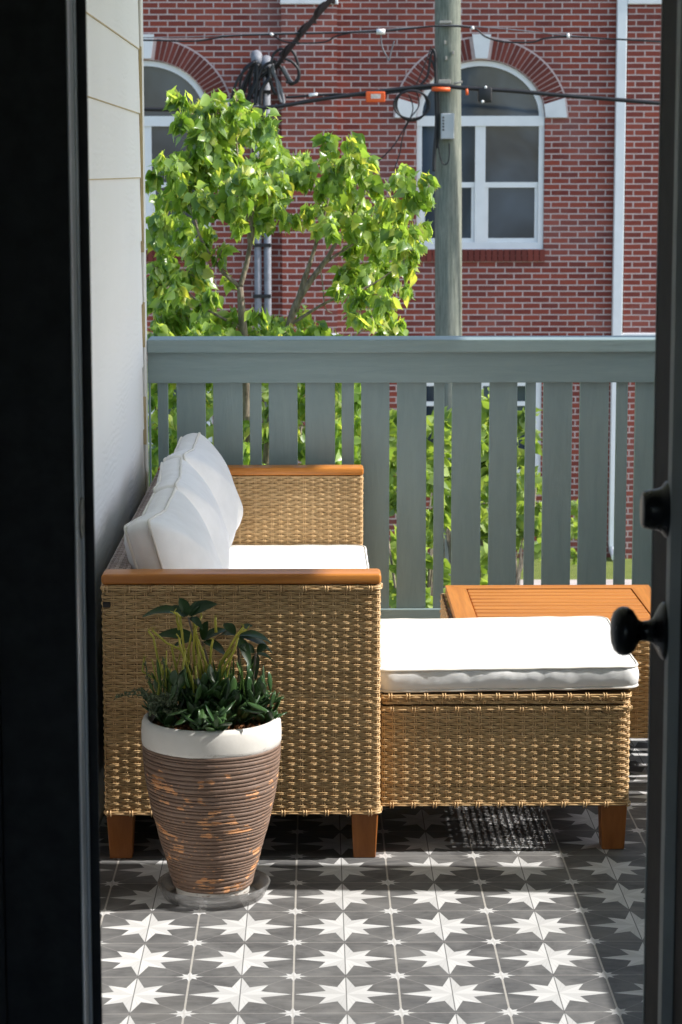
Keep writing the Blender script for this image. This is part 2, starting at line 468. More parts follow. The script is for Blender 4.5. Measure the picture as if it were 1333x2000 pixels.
M['wire_white'] = simple('white_insulator', (.75, .74, .72), .4, .4, .1)
M['orange'] = simple('orange_plastic_tag', (.75, .11, .02), .45, .4, .08)
M['boxgrey'] = simple('grey_utility_box', (.40, .42, .43), .5, .4, .08)
M['darkmark'] = simple('dark_printed_mark', (.04, .03, .03), .6, .3, .1)
M['label'] = simple('pale_tag_label', (.62, .52, .46), .6, .3, .25, 60)
def mat_pole():
    t = NT('weathered_treated_pole')
    v = t.obj(scale=(1, 1, .07))
    n = t.noise(v, 55, 7, .75); n2 = t.noise(t.obj(scale=(1, 1, .4)), 9, 4, .6)
    c = t.mix(t.ramp(n, [(.3, 0.), (.7, 1.)]), (.075, .088, .07), (.30, .305, .25))
    c = t.mix(t.math('MULTIPLY', t.ramp(n2, [(.4, 0.), (.7, 1.)]), .45), c, (.13, .16, .135))
    return t.done(t.bsdf(c, .85, .2, n, .5, .01))
M['pole'] = mat_pole()
def mat_grass():
    t = NT('lawn')
    n = t.noise(t.obj(), 6, 6, .7); n2 = t.noise(t.obj(), 60, 4, .7)
    c = t.mix(t.ramp(n, [(.3, 0.), (.7, 1.)]), (.10, .16, .03), (.21, .26, .065))
    c = t.mix(t.math('MULTIPLY', n2, .4), c, (.26, .24, .10))
    return t.done(t.bsdf(c, .9, .1, n2, .8, .03))
M['grass'] = mat_grass()
M['concrete'] = simple('pale_concrete', (.44, .39, .355), .85, .2, .12, 5, .3, 60)
M['asphalt'] = simple('worn_asphalt', (.06, .06, .062), .9, .2, .2, 12, .4, 120)
M['plastic_dark'] = simple('dark_brown_plug', (.02, .016, .013), .4, .4, .1)
M['frame_dark'] = simple('painted_porch_timber', (.30, .36, .36), .5, .4, .06)

# ------------------------------------------------------------------ woven wicker built as real strands
def polyline(pts, rad=.012, n=5):
    """rounded 2-D polyline -> function s -> (x, y, nx, ny), length.  Outward = right-hand side of travel."""
    P = [Vector((p[0], p[1])) for p in pts]
    out = [P[0]]
    for i in range(1, len(P) - 1):
        a = (P[i-1] - P[i]).normalized(); b = (P[i+1] - P[i]).normalized()
        p0 = P[i] + a * rad; p1 = P[i] + b * rad
        for k in range(n + 1):
            f = k / n
            q = p0 * (1-f)**2 + P[i] * 2*f*(1-f) + p1 * f**2
            out.append(q)
    out.append(P[-1])
    A = np.array([q[:] for q in out])
    d = np.sqrt(((A[1:] - A[:-1])**2).sum(1)); S = np.concatenate([[0], np.cumsum(d)])
    def f(s):
        x = np.interp(s, S, A[:, 0]); y = np.interp(s, S, A[:, 1])
        e = .004
        tx = np.interp(s + e, S, A[:, 0]) - np.interp(s - e, S, A[:, 0]); ty = np.interp(s + e, S, A[:, 1]) - np.interp(s - e, S, A[:, 1])
        l = np.sqrt(tx**2 + ty**2) + 1e-12
        return x, y, ty / l, -tx / l
    return f, S[-1]

def weave(mb, frame, L, H, pitch=.0247, rowh=.0076, amp=.0026, rs=(.0009, .00172), spp=5, sides=5, ends=True, warp_r=.0017, seed=0):
    """frame(s, v, n) -> (N,3) points: s along the wefts, v across, n outward"""
    rr = np.random.default_rng(seed + 5)
    nw = max(2, int(round(L / pitch))); pitch = L / nw
    rows = max(1, int(round(H / rowh))); rowh = H / rows
    s = np.linspace(0, L, nw * spp + 1)
    ang = np.arange(sides) * 2 * np.pi / sides
    ns = len(s)
    idx = np.arange(ns - 1)[:, None] * sides
    k = np.arange(sides)[None, :]; k2 = (k + 1) % sides
    quads = np.stack([idx + k, idx + k2, idx + sides + k2, idx + sides + k], -1).reshape(-1, 4)
    V = []; Q = []; base = 0
    for r in range(rows):
        o = amp * np.cos(np.pi * (s / pitch - .5) + np.pi * r)
        o = np.sign(o) * amp * (np.abs(o) / amp) ** .8
        o = o * (1 + .12 * rr.standard_normal()) + .0003 * rr.standard_normal()
        jz = .00025 * rr.standard_normal()
        for j in range(2):
            v0 = (r + .27 + .47 * j) * rowh + jz
            wv = v0 + .0003 * np.sin(s * 37 + r * 1.7 + j)
            sv = np.repeat(s, sides); vv = (wv[:, None] + rs[1] * np.sin(ang)[None, :]).ravel(); nn = (o[:, None] + rs[0] * np.cos(ang)[None, :]).ravel()
            V.append(frame(sv, vv, nn)); Q.append(quads + base); base += ns * sides
    # warp pairs
    wa = np.arange(5) * 2 * np.pi / 5
    nv = rows + 1
    vv0 = np.linspace(0, H, nv)
    i2 = np.arange(nv - 1)[:, None] * 5; q5 = np.arange(5)[None, :]; q52 = (q5 + 1) % 5
    wq = np.stack([i2 + q52, i2 + q5, i2 + 5 + q5, i2 + 5 + q52], -1).reshape(-1, 4)
    for kk in range(nw):
        for dx in (-.0025, .0025):
            s0 = (kk + .5) * pitch + dx + .0004 * rr.standard_normal()
            off = -.0006 * np.cos(np.pi * (kk + np.arange(nv) - .5))
            sv = (s0 + warp_r * np.sin(wa)[None, :] + 0 * vv0[:, None]).ravel()
            nn = (off[:, None] + warp_r * .8 * np.cos(wa)[None, :]).ravel()
            V.append(frame(sv, np.repeat(vv0, 5), nn)); Q.append(wq + base); base += nv * 5
    return np.concatenate(V), np.concatenate(Q)

def weave_mesh(name, parts, mat, parent):
    """parts: list of (V, Q)"""
    V = np.concatenate([p[0] for p in parts]); off = 0; Qs = []
    for v, q in parts:
        Qs.append(q + off); off += len(v)
    Q = np.concatenate(Qs).astype(np.int32)
    me = bpy.data.meshes.new(name)
    me.vertices.add(len(V)); me.vertices.foreach_set('co', V.astype(np.float32).ravel())
    me.loops.add(Q.size); me.loops.foreach_set('vertex_index', Q.ravel())
    me.polygons.add(len(Q)); me.polygons.foreach_set('loop_start', np.arange(0, Q.size, 4, dtype=np.int32))
    me.update(calc_edges=True)
    return link(name, me, mat, parent, True)

def wall_frame(path, z0):
    f, L = path
    def fr(s, v, n):
        x, y, nx, ny = f(s)
        return np.stack([x + nx * n, y + ny * n, z0 + v], -1)
    return fr, L

def edge_binding(path, z, seed=0, pitch=.0247, r=.0019, lift=.0032):
    """two plump strands over the rim with pairs of wraps, as on the top edge of a wicker panel"""
    f, L = path
    mb = MB()
    n = max(2, int(L / .006))
    s = np.linspace(0, L, n)
    x, y, nx, ny = f(s)
    for j in (0, 1):
        o = lift + .0012 * np.cos(np.pi * s / pitch + j * np.pi)
        mb.tube([(x[i] + nx[i]*o[i], y[i] + ny[i]*o[i], z + (j - .5) * .0042) for i in range(n)], r, 6)
    k = 0; p = pitch
    while p < L - .01:
        for dx in (-.003, .003):
            xx, yy, ax, ay = f(np.array([p + dx]))
            xx, yy, ax, ay = xx[0], yy[0], ax[0], ay[0]
            mb.tube([(xx + ax*.002, yy + ay*.002, z - .0085), (xx + ax*(lift+.0035), yy + ay*(lift+.0035), z - .004), (xx + ax*(lift+.0035), yy + ay*(lift+.0035), z + .003), (xx, yy, z + .0062)], .0016, 5)
        p += 2 * pitch
    return mb

# ------------------------------------------------------------------ cushions
def rounded_outline(la, lb, r, n=9, dens=.012):
    P = []
    for (cx, cy, a0) in ((la/2 - r, lb/2 - r, 0), (-la/2 + r, lb/2 - r, 90), (-la/2 + r, -lb/2 + r, 180), (la/2 - r, -lb/2 + r, 270)):
        for k in range(n):
            a = R(a0 + 90 * k / (n - 1))
            P.append((cx + r * math.cos(a), cy + r * math.sin(a)))
    # resample evenly
    A = np.array(P + [P[0]]); d = np.sqrt(((A[1:] - A[:-1])**2).sum(1)); S = np.concatenate([[0], np.cumsum(d)])
    m = max(40, int(S[-1] / dens)); s = np.linspace(0, S[-1], m, endpoint=False)
    return np.stack([np.interp(s, S, A[:, 0]), np.interp(s, S, A[:, 1])], -1), S[-1]

def cushion(name, parent, origin, ea, eb, en, la, lb, g, front, back, r=.03, seed=0, wrinkle=.004, shape=None, pinch=.0, pipe=.0035, pw=2.6, tilt=None):
    """boxed cushion.  ea, eb in-plane axes, en thickness axis; gusset g thick; bulges front/back."""
    ea, eb, en = Vector(ea), Vector(eb), Vector(en); O = Vector(origin)
    out, per = rounded_outline(la, lb, r)
    m = len(out)
    so = Vector((seed * 3.1, seed * 1.7, seed * 5.3))
    def P(a, b, h): return O + ea * a + eb * b + en * h
    def edge(i, h, sidef):
        a, b = out[i]
        L = math.hypot(a / la, b / lb)
        ca = (abs(2*a/la) * abs(2*b/lb))           # 1 at corners
        mid = 1 - ca
        k = 1 - pinch * mid
        w = wrinkle * noise.noise(so + Vector((a * 28, b * 28, sidef * 2.2)))
        return a * k, b * k, w
    mb = MB(); V = []; Fc = []
    # gusset
    rows = 7
    ringsA = []
    for j in range(rows):
        h = (j / (rows - 1) - .5)
        bul = .14 * g * (1 - (2*h)**2)
        ring = []
        for i in range(m):
            a, b, w = edge(i, h * g, h)
            nrm = Vector((a / la, b / lb)).normalized()
            # fine pleats across the gusset
            pl = wrinkle * .55 * noise.noise(so + Vector((a * 55, b * 55, 9 + h))) * (1 - (2*h)**2)
            ex = bul + pl + w * .6
            ww = wrinkle * .5 * noise.noise(so + Vector((a * 16 + 4, b * 16, 3)))
            ring.append(P(a + nrm.x * ex, b + nrm.y * ex, h * g + ww))
        ringsA.append(ring)
    for ring in ringsA: V += ring
    for j in range(rows - 1):
        for i in range(m):
            i2 = (i + 1) % m
            Fc.append((j*m+i, j*m+i2, (j+1)*m+i2, (j+1)*m+i))
    # faces
    for sgn, amp in ((1, front), (-1, back)):
        start = ringsA[-1] if sgn > 0 else ringsA[0]
        prev = [(rows - 1) * m + i if sgn > 0 else i for i in range(m)]
        K = 16
        for kx in range(1, K + 1):
            t = 1 - kx / K
            if kx == K:
                hh = amp * (shape(0, 0) if shape else 1)
                V.append(P(0, 0, sgn * (g / 2 + hh)))
                c = len(V) - 1
                for i in range(m):
                    i2 = (i + 1) % m
                    Fc.append((prev[i], prev[i2], c) if sgn > 0 else (prev[i2], prev[i], c))
                break
            base = len(V)
            for i in range(m):
                a, b, w = edge(i, sgn, sgn)
                a2, b2 = a * t, b * t
                hh = amp * (1 - t ** pw) ** .8
                if shape: hh *= shape(a2 / (la/2), b2 / (lb/2))
                wr = wrinkle * .55 * noise.noise(so + Vector((a2 * 13, b2 * 13, 20 + sgn))) * min(1, 3 * (1 - t) + .3)
                fold = wrinkle * 1.1 * max(0, noise.noise(so + Vector((a2 * 7 + b2 * 16, b2 * 5 - a2 * 3, 31)))) * t ** 3 * (1 - t) * 4
                V.append(P(a2, b2, sgn * (g / 2 + hh + wr + fold)) + (start[i] - P(a, b, sgn * g / 2)) * t ** 6)
            for i in range(m):
                i2 = (i + 1) % m
                q = (prev[i], prev[i2], base + i2, base + i)
                Fc.append(q if sgn > 0 else q[::-1])
            prev = [base + i for i in range(m)]
    mb.add([v[:] for v in V], Fc)
    body = mb.build(name, M['fabric'], parent, True)
    for ring in (ringsA[0], ringsA[-1]):
        pb = MB()
        c = sum(ring, Vector()) / m
        pts = [p + (p - c).normalized() * pipe * .4 for p in ring]
        pts.append(pts[0])
        pb.tube(pts, pipe, 6, False)
        pb.build('piping', M['piping'], parent, True)
    return body

# ================================================================== SETTING
GZ = -2.85
g = MB(); g.box(-90, 90, -60, 140, GZ - .3, GZ)
tag(g.build('ground', M['grass']), kind='structure')
s_ = MB(); s_.box(-60, 60, 23.3, 25.05, GZ - .05, GZ + .03)
tag(s_.build('pavement', M['concrete']), kind='structure')
s_ = MB(); s_.box(-60, 60, 23.12, 23.297, GZ - .1, GZ + .022)
tag(s_.build('kerb', M['concrete']), kind='structure')
s_ = MB(); s_.box(-60, 60, 15.0, 23.117, GZ - .2, GZ + .006)
tag(s_.build('road', M['asphalt']), kind='structure')
s_ = MB()
for k in range(-12, 12):
    s_.box(k * 4.0, k * 4.0 + 1.6, 19.0, 19.1, GZ + .0065, GZ + .010)
tag(s_.build('road_marking', M['stone']), kind='structure')

PX1 = 1.80       # inside of the side railing
s_ = MB(); s_.box(-.519, PX1 + .1, 2.75, 7.38, -.03, 0)
tag(s_.build('porch_floor', M['tiles']), kind='structure')
s_ = MB(); s_.box(-.519, PX1 + .14, 2.75, 7.44, -.30, -.032)
tag(s_.build('porch_deck_edge', M['rail']), kind='structure')

# --- clapboard wall on the left
ZR = 3.35
wl = empty('siding_wall', (-.60, 5, GZ), 'cream lap siding wall running along the left of the porch beside the sofa', 'wall')
mb = MB()
z_ref, ex = 1.726, .1895
k0 = math.floor((GZ - z_ref) / ex)
z = z_ref + k0 * ex
while z < ZR - .25:
    z1 = z + ex
    for (ya, yb) in ((2.70, 7.125),):
        v = [(-.520, ya, z + .0015), (-.5235, ya, z1 + .0), (-.60, ya, z1), (-.60, ya, z + .0015), (-.520, yb, z + .0015), (-.5235, yb, z1), (-.60, yb, z1), (-.60, yb, z + .0015)]
        mb.add(v, [(0, 1, 2, 3), (7, 6, 5, 4), (0, 4, 5, 1), (1, 5, 6, 2), (2, 6, 7, 3), (3, 7, 4, 0)])
    z = z1
mb.build('lap_boards', M['siding'], wl)
mb = MB(); mb.box(-.62, -.514, 7.131, 7.215, GZ, ZR - .01, .003)
mb.build('corner_trim', M['trim'], wl)
mb = MB()
zz = -.0
while zz < 2.4:
    ln = random.uniform(.12, .4)
    mb.box(-.5225, -.5135, 7.1252, 7.1307, zz, zz + ln, 0)
    zz += ln + random.choice([0.0, .02, .15])
mb.build('caulk_bead', M['caulk'], wl)
mb = MB()
for k in range(-1, 5):
    zc = z_ref + k * ex
    mb.box(-.5232, -.5196, 2.76, 7.12, zc - .0010, zc + .0014)
mb.build('lap_joint', M['caulk'], wl)

# --- roof over the porch (its eave throws the slanting shade line over the sofa)
ZR = 3.35
XE = (ZR - .657) / math.tan(SUN_EL) + .003
rf = empty('porch_roof', (.5, 5, ZR), 'white boarded porch roof overhead above the seating', 'roof')
mb = MB(); mb.box(-.9, XE - .03, 2.3, 7.50, ZR + .03, ZR + .06)
mb.build('ceiling_boards', M['ceiling'], rf)
mb = MB(); mb.box(XE - .03, XE, 2.3, 7.53, ZR, ZR + .22); mb.box(-.9, XE - .0305, 7.5, 7.53, ZR, ZR + .22)
mb.build('fascia', M['trim'], rf)
mb = MB(); mb.prism([(-.95, 2.25), (XE + .03, 2.25), (XE + .03, 7.57), (-.95, 7.57)], ZR + .221, ZR + .26)
mb.build('roof_covering', M['asphalt'], rf)

# --- posts
def post(x0, y0, label, w=.185):
    o = empty('porch_post', (x0 + w/2, y0 + w/2, GZ), label, 'post')
    mb = MB(); mb.box(x0, x0 + w, y0, y0 + w, GZ, ZR, .008); mb.build('shaft', M['frame_dark'], o, angle=20)
    mb = MB(); mb.box(x0 - .02, x0 + w + .02, y0 - .02, y0 + w + .02, ZR - .12, ZR - .001, .006)
    mb.build('capital', M['frame_dark'], o, angle=20)
dY = (PX1 - .3) * math.tan(-SUN_AZ)
post(PX1 + .012, 4.955 - dY - .002, 'square painted porch post midway along the right side railing')
post(PX1 + .012, 7.24, 'square painted porch post at the outer right corner of the railing')

# --- railings
def railing(name, label, x0, x1, yf, horizontal=True, gaps=None, first=None):
    pass
Yb = 7.235      # front of baluster boards
rl = empty('porch_railing', (.6, Yb, 0), 'grey green timber railing across the far end of the porch behind the sofa', 'railing')
mb = MB(); mb.box(-.5135, PX1 + .11, Yb - .045, Yb + .115, 1.005, 1.046, .004); mb.build('top_rail', M['rail_x'], rl, angle=20)
mb = MB(); mb.box(-.5135, PX1 + .11, Yb - .022, Yb - .0005, .911, 1.0045, .002); mb.build('fascia_board', M['rail_x'], rl, angle=20)
mb = MB(); mb.box(-.5135, PX1 + .11, Yb - .022, Yb - .0005, .06, .2025, .003); mb.build('bottom_rail', M['rail_x'], rl, angle=20)
edges_px = [(290, 296), (310, 330), (347, 403), (418, 475), (489, 512), (526, 582), (597, 655), (668, 692), (706, 761), (776, 833), (848, 868), (883, 940), (956, 1010), (1026, 1046), (1061, 1117), (1132, 1188), (1203, 1225)]
bx = [(pt(a, 900, Yb).x, pt(b, 900, Yb).x) for a, b in edges_px]
last = bx[-1][1]; x = last + .0237; k = 0
seq = [.0886, .0886, .0325]
while x < PX1 + .05:
    bx.append((x, min(x + seq[k % 3], PX1 + .10))); x += seq[k % 3] + .0237; k += 1
for (a, b) in bx:
    mb = MB(); mb.box(max(a, -.5133), b, Yb, Yb + .019, .02, 1.0045, .002)
    mb.build('baluster', M['rail'], rl, angle=20)

sr = empty('side_railing', (PX1, 6, 0), 'grey green timber railing along the open right side of the porch', 'railing')
mb = MB(); mb.box(PX1 - .045, PX1 + .115, 3.905, 4.955 - dY - .004, 1.005, 1.046, .004); mb.box(PX1 - .045, PX1 + .115, 5.15 - dY - .002, 7.185, 1.005, 1.046, .004); mb.build('top_rail', M['rail'], sr, angle=20)
mb = MB(); mb.box(PX1 - .022, PX1 - .0005, 3.905, 7.20, .911, 1.0045, .002); mb.build('fascia_board', M['rail'], sr, angle=20)
mb = MB(); mb.box(PX1 - .022, PX1 - .0005, 3.905, 7.20, .06, .2025, .003); mb.build('bottom_rail', M['rail'], sr, angle=20)
y = 3.91; k = 0
while y < 7.14:
    w = seq[k % 3]
    gap = .0237 if y > 5.55 else .0008
    mb = MB(); mb.box(PX1, PX1 + .0115, y, y + w, .02, 1.0045, .002); mb.build('baluster', M['rail'], sr)
    y += w + gap; k += 1

# --- house on the right of the door (blocks the low sun at the near end)
hs = empty('house_side_wall', (2.2, 3.3, GZ), 'cream lap siding house wall on the right of the porch entrance', 'wall')
mb = MB(); mb.box(PX1 - .02, 3.4, 2.75, 3.90, GZ, ZR - .002)
mb.build('wall_face', M['siding'], hs)

# --- entrance wall, dark hall, door frame, door
hall = empty('hall_interior', (0, .5, 0), 'dark hall seen from inside, framing the open doorway', 'room')
mb = MB(); mb.box(-.75, -.70, -1.6, 2.545, -.02, 2.7); mb.build('left_partition', M['room'], hall)
mb = MB(); mb.box(.48, .53, -1.6, 2.545, -.02, 2.7); mb.build('right_partition', M['room'], hall)
mb = MB(); mb.box(-.75, -.62, -1.65, -1.602, -.02, 2.7); mb.box(.40, .53, -1.65, -1.602, -.02, 2.7); mb.box(-.619, .399, -1.65, -1.602, -.02, .85); mb.box(-.619, .399, -1.65, -1.602, 2.25, 2.7); mb.build('back_partition', M['room'], hall)  # opening added in the unseen back wall to let sky light reach the frame
mb = MB(); mb.box(-.75, .53, -1.65, 2.545, 2.702, 2.74); mb.build('hall_ceiling', M['room'], hall)
mb = MB(); mb.box(-.75, .53, -1.65, 2.70, -.06, -.022); mb.build('hall_floor', M['room'], hall)
fw = empty('entrance_wall', (0, 2.7, 0), 'cream siding front wall around the black door opening', 'wall')
mb = MB(); mb.box(-.519, -.45, 2.668, 2.745, -.03, ZR - .002); mb.box(.62, PX1 - .021, 2.60, 2.745, -.03, ZR - .002); mb.box(-.449, .619, 2.668, 2.745, 2.22, ZR - .002)
mb.build('wall_face', M['siding'], fw)

df = empty('door_frame', (-.3, 2.6, 0), 'black painted door frame filling the left edge of the view', 'door frame')
mb = MB()
mb.box(-.698, -.2653, 2.565, 2.658, -.02, 2.30, .0015)
mb.box(-.7, -.2526, 2.6585, 2.664, -.02, 2.25, .0008)
mb.box(-.699, -.350, 2.548, 2.5645, -.02, 2.34, .0015)
mb.box(-.2652, .479, 2.565, 2.658, 2.15, 2.30, .0015)
mb.box(.43, .479, 2.565, 2.658, -.02, 2.149, .0015)
mb.build('jamb', M['black'], df, angle=20)
mb = MB(); mb.box(-.2652, -.2645, 2.582, 2.634, -.02, 2.15, 0); mb.build('weatherstrip', M['slate'], df)
mb = MB(); mb.box(-.2652, -.2637, 2.566, 2.5815, -.02, 2.15, .0005); mb.build('stop_bead', M['bead'], df)
mb = MB(); mb.box(-.2652, -.2632, 2.6345, 2.6578, -.02, 2.15, .0005); mb.build('edge_bead', M['bead'], df)
mb = MB()
for k in range(28):
    pass
pl = [( -.2627, 2.631 + .024 * math.cos(2*math.pi*k/32), 1.168 + .0235 * math.sin(2*math.pi*k/32)) for k in range(32)]
pl2 = [(-.2645, y_, z_) for (_, y_, z_) in pl]
mb.add(pl + pl2, [list(range(32)), list(range(63, 31, -1))] + [(k, 32+k, 32+(k+1) % 32, (k+1) % 32) for k in range(32)])
st = mb.build('strike_plate', M['plate'], df)
mb = MB()
mb.tube([(-.2630, 2.628, 1.175), (-.2623, 2.628, 1.175)], .004, 10); mb.tube([(-.2630, 2.628, 1.157), (-.2623, 2.628, 1.157)], .003, 10)
mb.build('screw', M['slate'], st)

DX = .4095
dr = empty('door', (DX + .02, 2.45, 0), 'black panelled door standing open at the right edge with round knob', 'door')
for q in ((2.693, 2.812, .01, 2.13), (2.06, 2.14, .01, 2.13)):
    mb = MB(); mb.box(DX, DX + .028, *q, .002); mb.build('stile', M['black_door'], dr, angle=20)
for q in ((2.1405, 2.6925, .01, .25), (2.1405, 2.6925, 1.98, 2.13)):
    mb = MB(); mb.box(DX, DX + .028, *q, .002); mb.build('cross_rail', M['black_door'], dr, angle=20)
mb = MB(); mb.box(DX + .010, DX + .022, 2.1405, 2.6925, .2505, 1.9795); mb.build('panel', M['black_door'], dr)
mb = MB()
mb.prism([(DX - .0012, 2.6925), (DX - .0012, 2.665), (DX + .0095, 2.650), (DX + .0095, 2.6925)], .2505, 1.9795)
mb.build('panel_moulding', M['bead_dim'], dr)
mb = MB(); mb.box(DX - .0012, DX + .028, 2.8125, 2.8165, .01, 2.13, .0008); mb.build('edge_strip', M['bead_dim'], dr)
def lathe_x(prof, y, z, seg=32):
    """profile (distance along -X from the door face, radius)"""
    mb = MB(); V = []; n = len(prof)
    for (d, r) in prof:
        for k in range(seg):
            a = 2*math.pi*k/seg
            V.append((DX - d, y + r*math.cos(a), z + r*math.sin(a)))
    Fc = [(i*seg+k, i*seg+(k+1) % seg, (i+1)*seg+(k+1) % seg, (i+1)*seg+k) for i in range(n-1) for k in range(seg)]
    Fc.append([(n-1)*seg+k for k in range(seg)])
    mb.add(V, Fc); return mb
kn = lathe_x([(0, .034), (.003, .034), (.006, .031), (.010, .024), (.014, .016), (.020, .0125), (.027, .0115), (.031, .013), (.034, .018), (.038, .0245), (.044, .0285), (.050, .029), (.055, .0275), (.060, .023), (.063, .015), (.0645, .0)], 2.700, 1.0225).build('knob', M['metal_black'], dr, True)
lathe_x([(0, .0335), (.003, .0325), (.007, .027), (.012, .0245), (.020, .0235), (.0285, .0215), (.030, .019), (.0302, .0)], 2.700, 1.166).build('deadbolt', M['metal_black'], dr, True)

# ================================================================== SOFA
sofa = empty('sofa', (-.167, 6.2, 0), 'tan wicker three seat sofa with teak capped arms against the siding wall', 'sofa')
XL, XR_, YF, YBK = -.478, .144, 5.197, 7.172
def arm(y0, y1, front_only_z, seed):
    """woven arm panel wrapped round front, right end and inner face"""
    pthU = polyline([(XL, y1), (XL, y0), (XR_, y0), (XR_, y1), (XL + .05, y1)], .010)
    fr, L = wall_frame(pthU, front_only_z)
    return weave(None, fr, L, .637 - front_only_z, seed=seed)
weave_mesh('arm_panel', [arm(YF, YF + .068, .107, 1)], M['wicker'], sofa)
weave_mesh('arm_panel', [arm(7.104, 7.172, .107, 2)], M['wicker'], sofa)
for (y0, y1) in ((YF, YF + .068), (7.104, 7.172)):
    mb = MB(); mb.box(XL + .004, XR_ - .004, y0 + .004, y1 - .004, .108, .636)
    mb.build('arm_core', M['wicker_core'], sofa)
    mb = MB(); mb.box(XL - .002, XR_ + .004, y0 - .0045, y1 + .0045, .638, .663, .008, 3)
    mb.build('armrest', M['teak'], sofa, angle=22)
pathF = polyline([(XL, YF + .02), (XL, YF), (XR_, YF), (XR_, YF + .068)], .010)
edge_binding(pathF, .630).build('rim_binding', M['wicker'], sofa, True)
edge_binding(pathF, .112).build('rim_binding', M['wicker'], sofa, True)
# back
mb = MB(); mb.box(XL + .004, XL + .05, YF + .0685, 7.1035, .108, .654); mb.build('back_core', M['wicker_core'], sofa)
def top_frame(s, v, n): return np.stack([XL + v, YF + .070 + s, .6555 + n], -1)
def inner_frame(s, v, n): return np.stack([XL + .052 + n, YF + .070 + s, .30 + v], -1)
weave_mesh('back_panel', [weave(None, top_frame, 1.83, .056, pitch=.017, rowh=.0095, rs=(.0011, .0021), seed=3), weave(None, inner_frame, 1.83, .355, seed=4)], M['wicker_back'], sofa)
mb = MB(); mb.box(XL + .0505, XR_ - .006, YF + .0685, 7.1035, .20, .355); mb.build('seat_base', M['wicker_core'], sofa)
fr, L = wall_frame(polyline([(XR_, YF + .069), (XR_, 7.103)], .010), .107)
weave_mesh('seat_front', [weave(None, fr, L, .245, seed=6)], M['wicker'], sofa)
def leg(cx, cy, h=.1065, wt=.031, wb=.0255):
    mb = MB(); bm = bmesh.new(); bmesh.ops.create_cube(bm, size=1)
    for w in bm.verts:
        k = wt if w.co.z > 0 else wb
        w.co = Vector((cx + (k if w.co.x > 0 else -k), cy + (k if w.co.y > 0 else -k), h if w.co.z > 0 else 0))
    bmesh.ops.bevel(bm, geom=bm.edges[:], offset=.003, segments=2, affect='EDGES', profile=.5); mb.bm(bm); return mb
for (cx, cy) in ((-.446, 5.236), (.111, 5.236), (-.446, 7.13), (.111, 7.13)):
    leg(cx, cy).build('leg', M['leg'], sofa, angle=22)
mb = MB(); mb.box(-.4765, -.460, 5.1905, 5.194, .5875, .6005, .001); mb.build('clip_hole', M['plastic_dark'], sofa)

# cushions on it
sc_ = empty('seat_cushion', (-.13, 6.18, .358), 'long white boxed seat cushion lying on the wicker sofa', 'cushion')
cushion('cover', sc_, (-.138, 6.182, .392), (1, 0, 0), (0, 1, 0), (0, 0, 1), .578, 1.815, .062, .010, .0, .03, 3, .0025, pw=5)
lean = R(14)
eb_ = (-math.sin(lean), 0, math.cos(lean)); en_ = (math.cos(lean), 0, math.sin(lean))
def pshape(a, b): return 1 - .22 * b + .10 * (1 - a*a)
for i, (yc, lbl, dz, dx, tw, bul) in enumerate(((5.585, 'nearest white boxed back cushion leaning behind the near sofa arm', .0, .0, .05, .082),
                                   (6.17, 'middle white boxed back cushion leaning between the other two on the sofa', .006, .004, -.03, .074),
                                   (6.765, 'farthest white boxed back cushion leaning beside the far sofa arm', .010, .008, .03, .080))):
    pe = empty('back_cushion', (-.35 + dx, yc, .432), lbl, 'cushion', 'white back cushions on the sofa')
    ea = Vector((math.sin(tw), math.cos(tw), 0)); en2 = Vector(en_)
    cushion('cover', pe, (-.352 + dx, yc, .598 + dz), ea, eb_, en_, .585, .335, .056, bul, .042, .02, 10 + i, .0035, pshape, .12, .0036, 2.4)

# ================================================================== OTTOMAN
ot = empty('ottoman', (.434, 5.55, 0), 'tan wicker ottoman on wooden legs in front of the sofa, under a white cushion', 'ottoman')
OX0, OX1, OY0, OY1 = .150, .7195, 5.259, 5.845
loop = [(OX1, OY1 - .1), (OX1, OY1), (OX0, OY1), (OX0, OY0), (OX1, OY0), (OX1, OY0 + .02)]
fr, L = wall_frame(polyline(loop, .012), .108)
weave_mesh('wicker_body', [weave(None, fr, L, .236, seed=8)], M['wicker'], ot)
# unseen right side, weave opened up to let the sun through
fr, L = wall_frame(polyline([(OX1, OY0 + .02), (OX1, OY1 - .1)], .012), .108)
V_, Q_ = weave(None, fr, L, .236, pitch=.0247, rowh=.0295, rs=(.0009, .0015), warp_r=.0011, seed=9)
weave_mesh('wicker_side', [(V_, Q_)], M['wicker'], ot)
pf = polyline([(OX0, OY0), (OX1, OY0), (OX1, OY0 + .3)], .012)
edge_binding(pf, .338).build('rim_binding', M['wicker'], ot, True)
edge_binding(pf, .113).build('rim_binding', M['wicker'], ot, True)
mb = MB(); mb.box(OX0 + .006, OX1 - .006, OY0 + .006, OY1 - .006, .3475, .3705); mb.build('lid_core', M['wicker_core'], ot)
lid_loop = [(OX1, OY0 + .3), (OX1, OY1), (OX0, OY1), (OX0, OY0), (OX1, OY0), (OX1, OY0 + .3)]
fr, L = wall_frame(polyline(lid_loop, .012), .3485)
weave_mesh('lid', [weave(None, fr, L, .021, rowh=.007, seed=12)], M['wicker'], ot)
edge_binding(pf, .367, pitch=.0205).build('lid_binding', M['wicker'], ot, True)
mb = MB(); mb.box(OX0 + .012, OX0 + .016, OY0 + .012, OY1 - .012, .11, .345); mb.box(OX0 + .0165, OX1 - .012, OY0 + .012, OY0 + .016, .11, .345); mb.box(OX0 + .0165, OX1 - .012, OY1 - .016, OY1 - .012, .11, .345)
mb.build('liner', M['wicker_core'], ot)
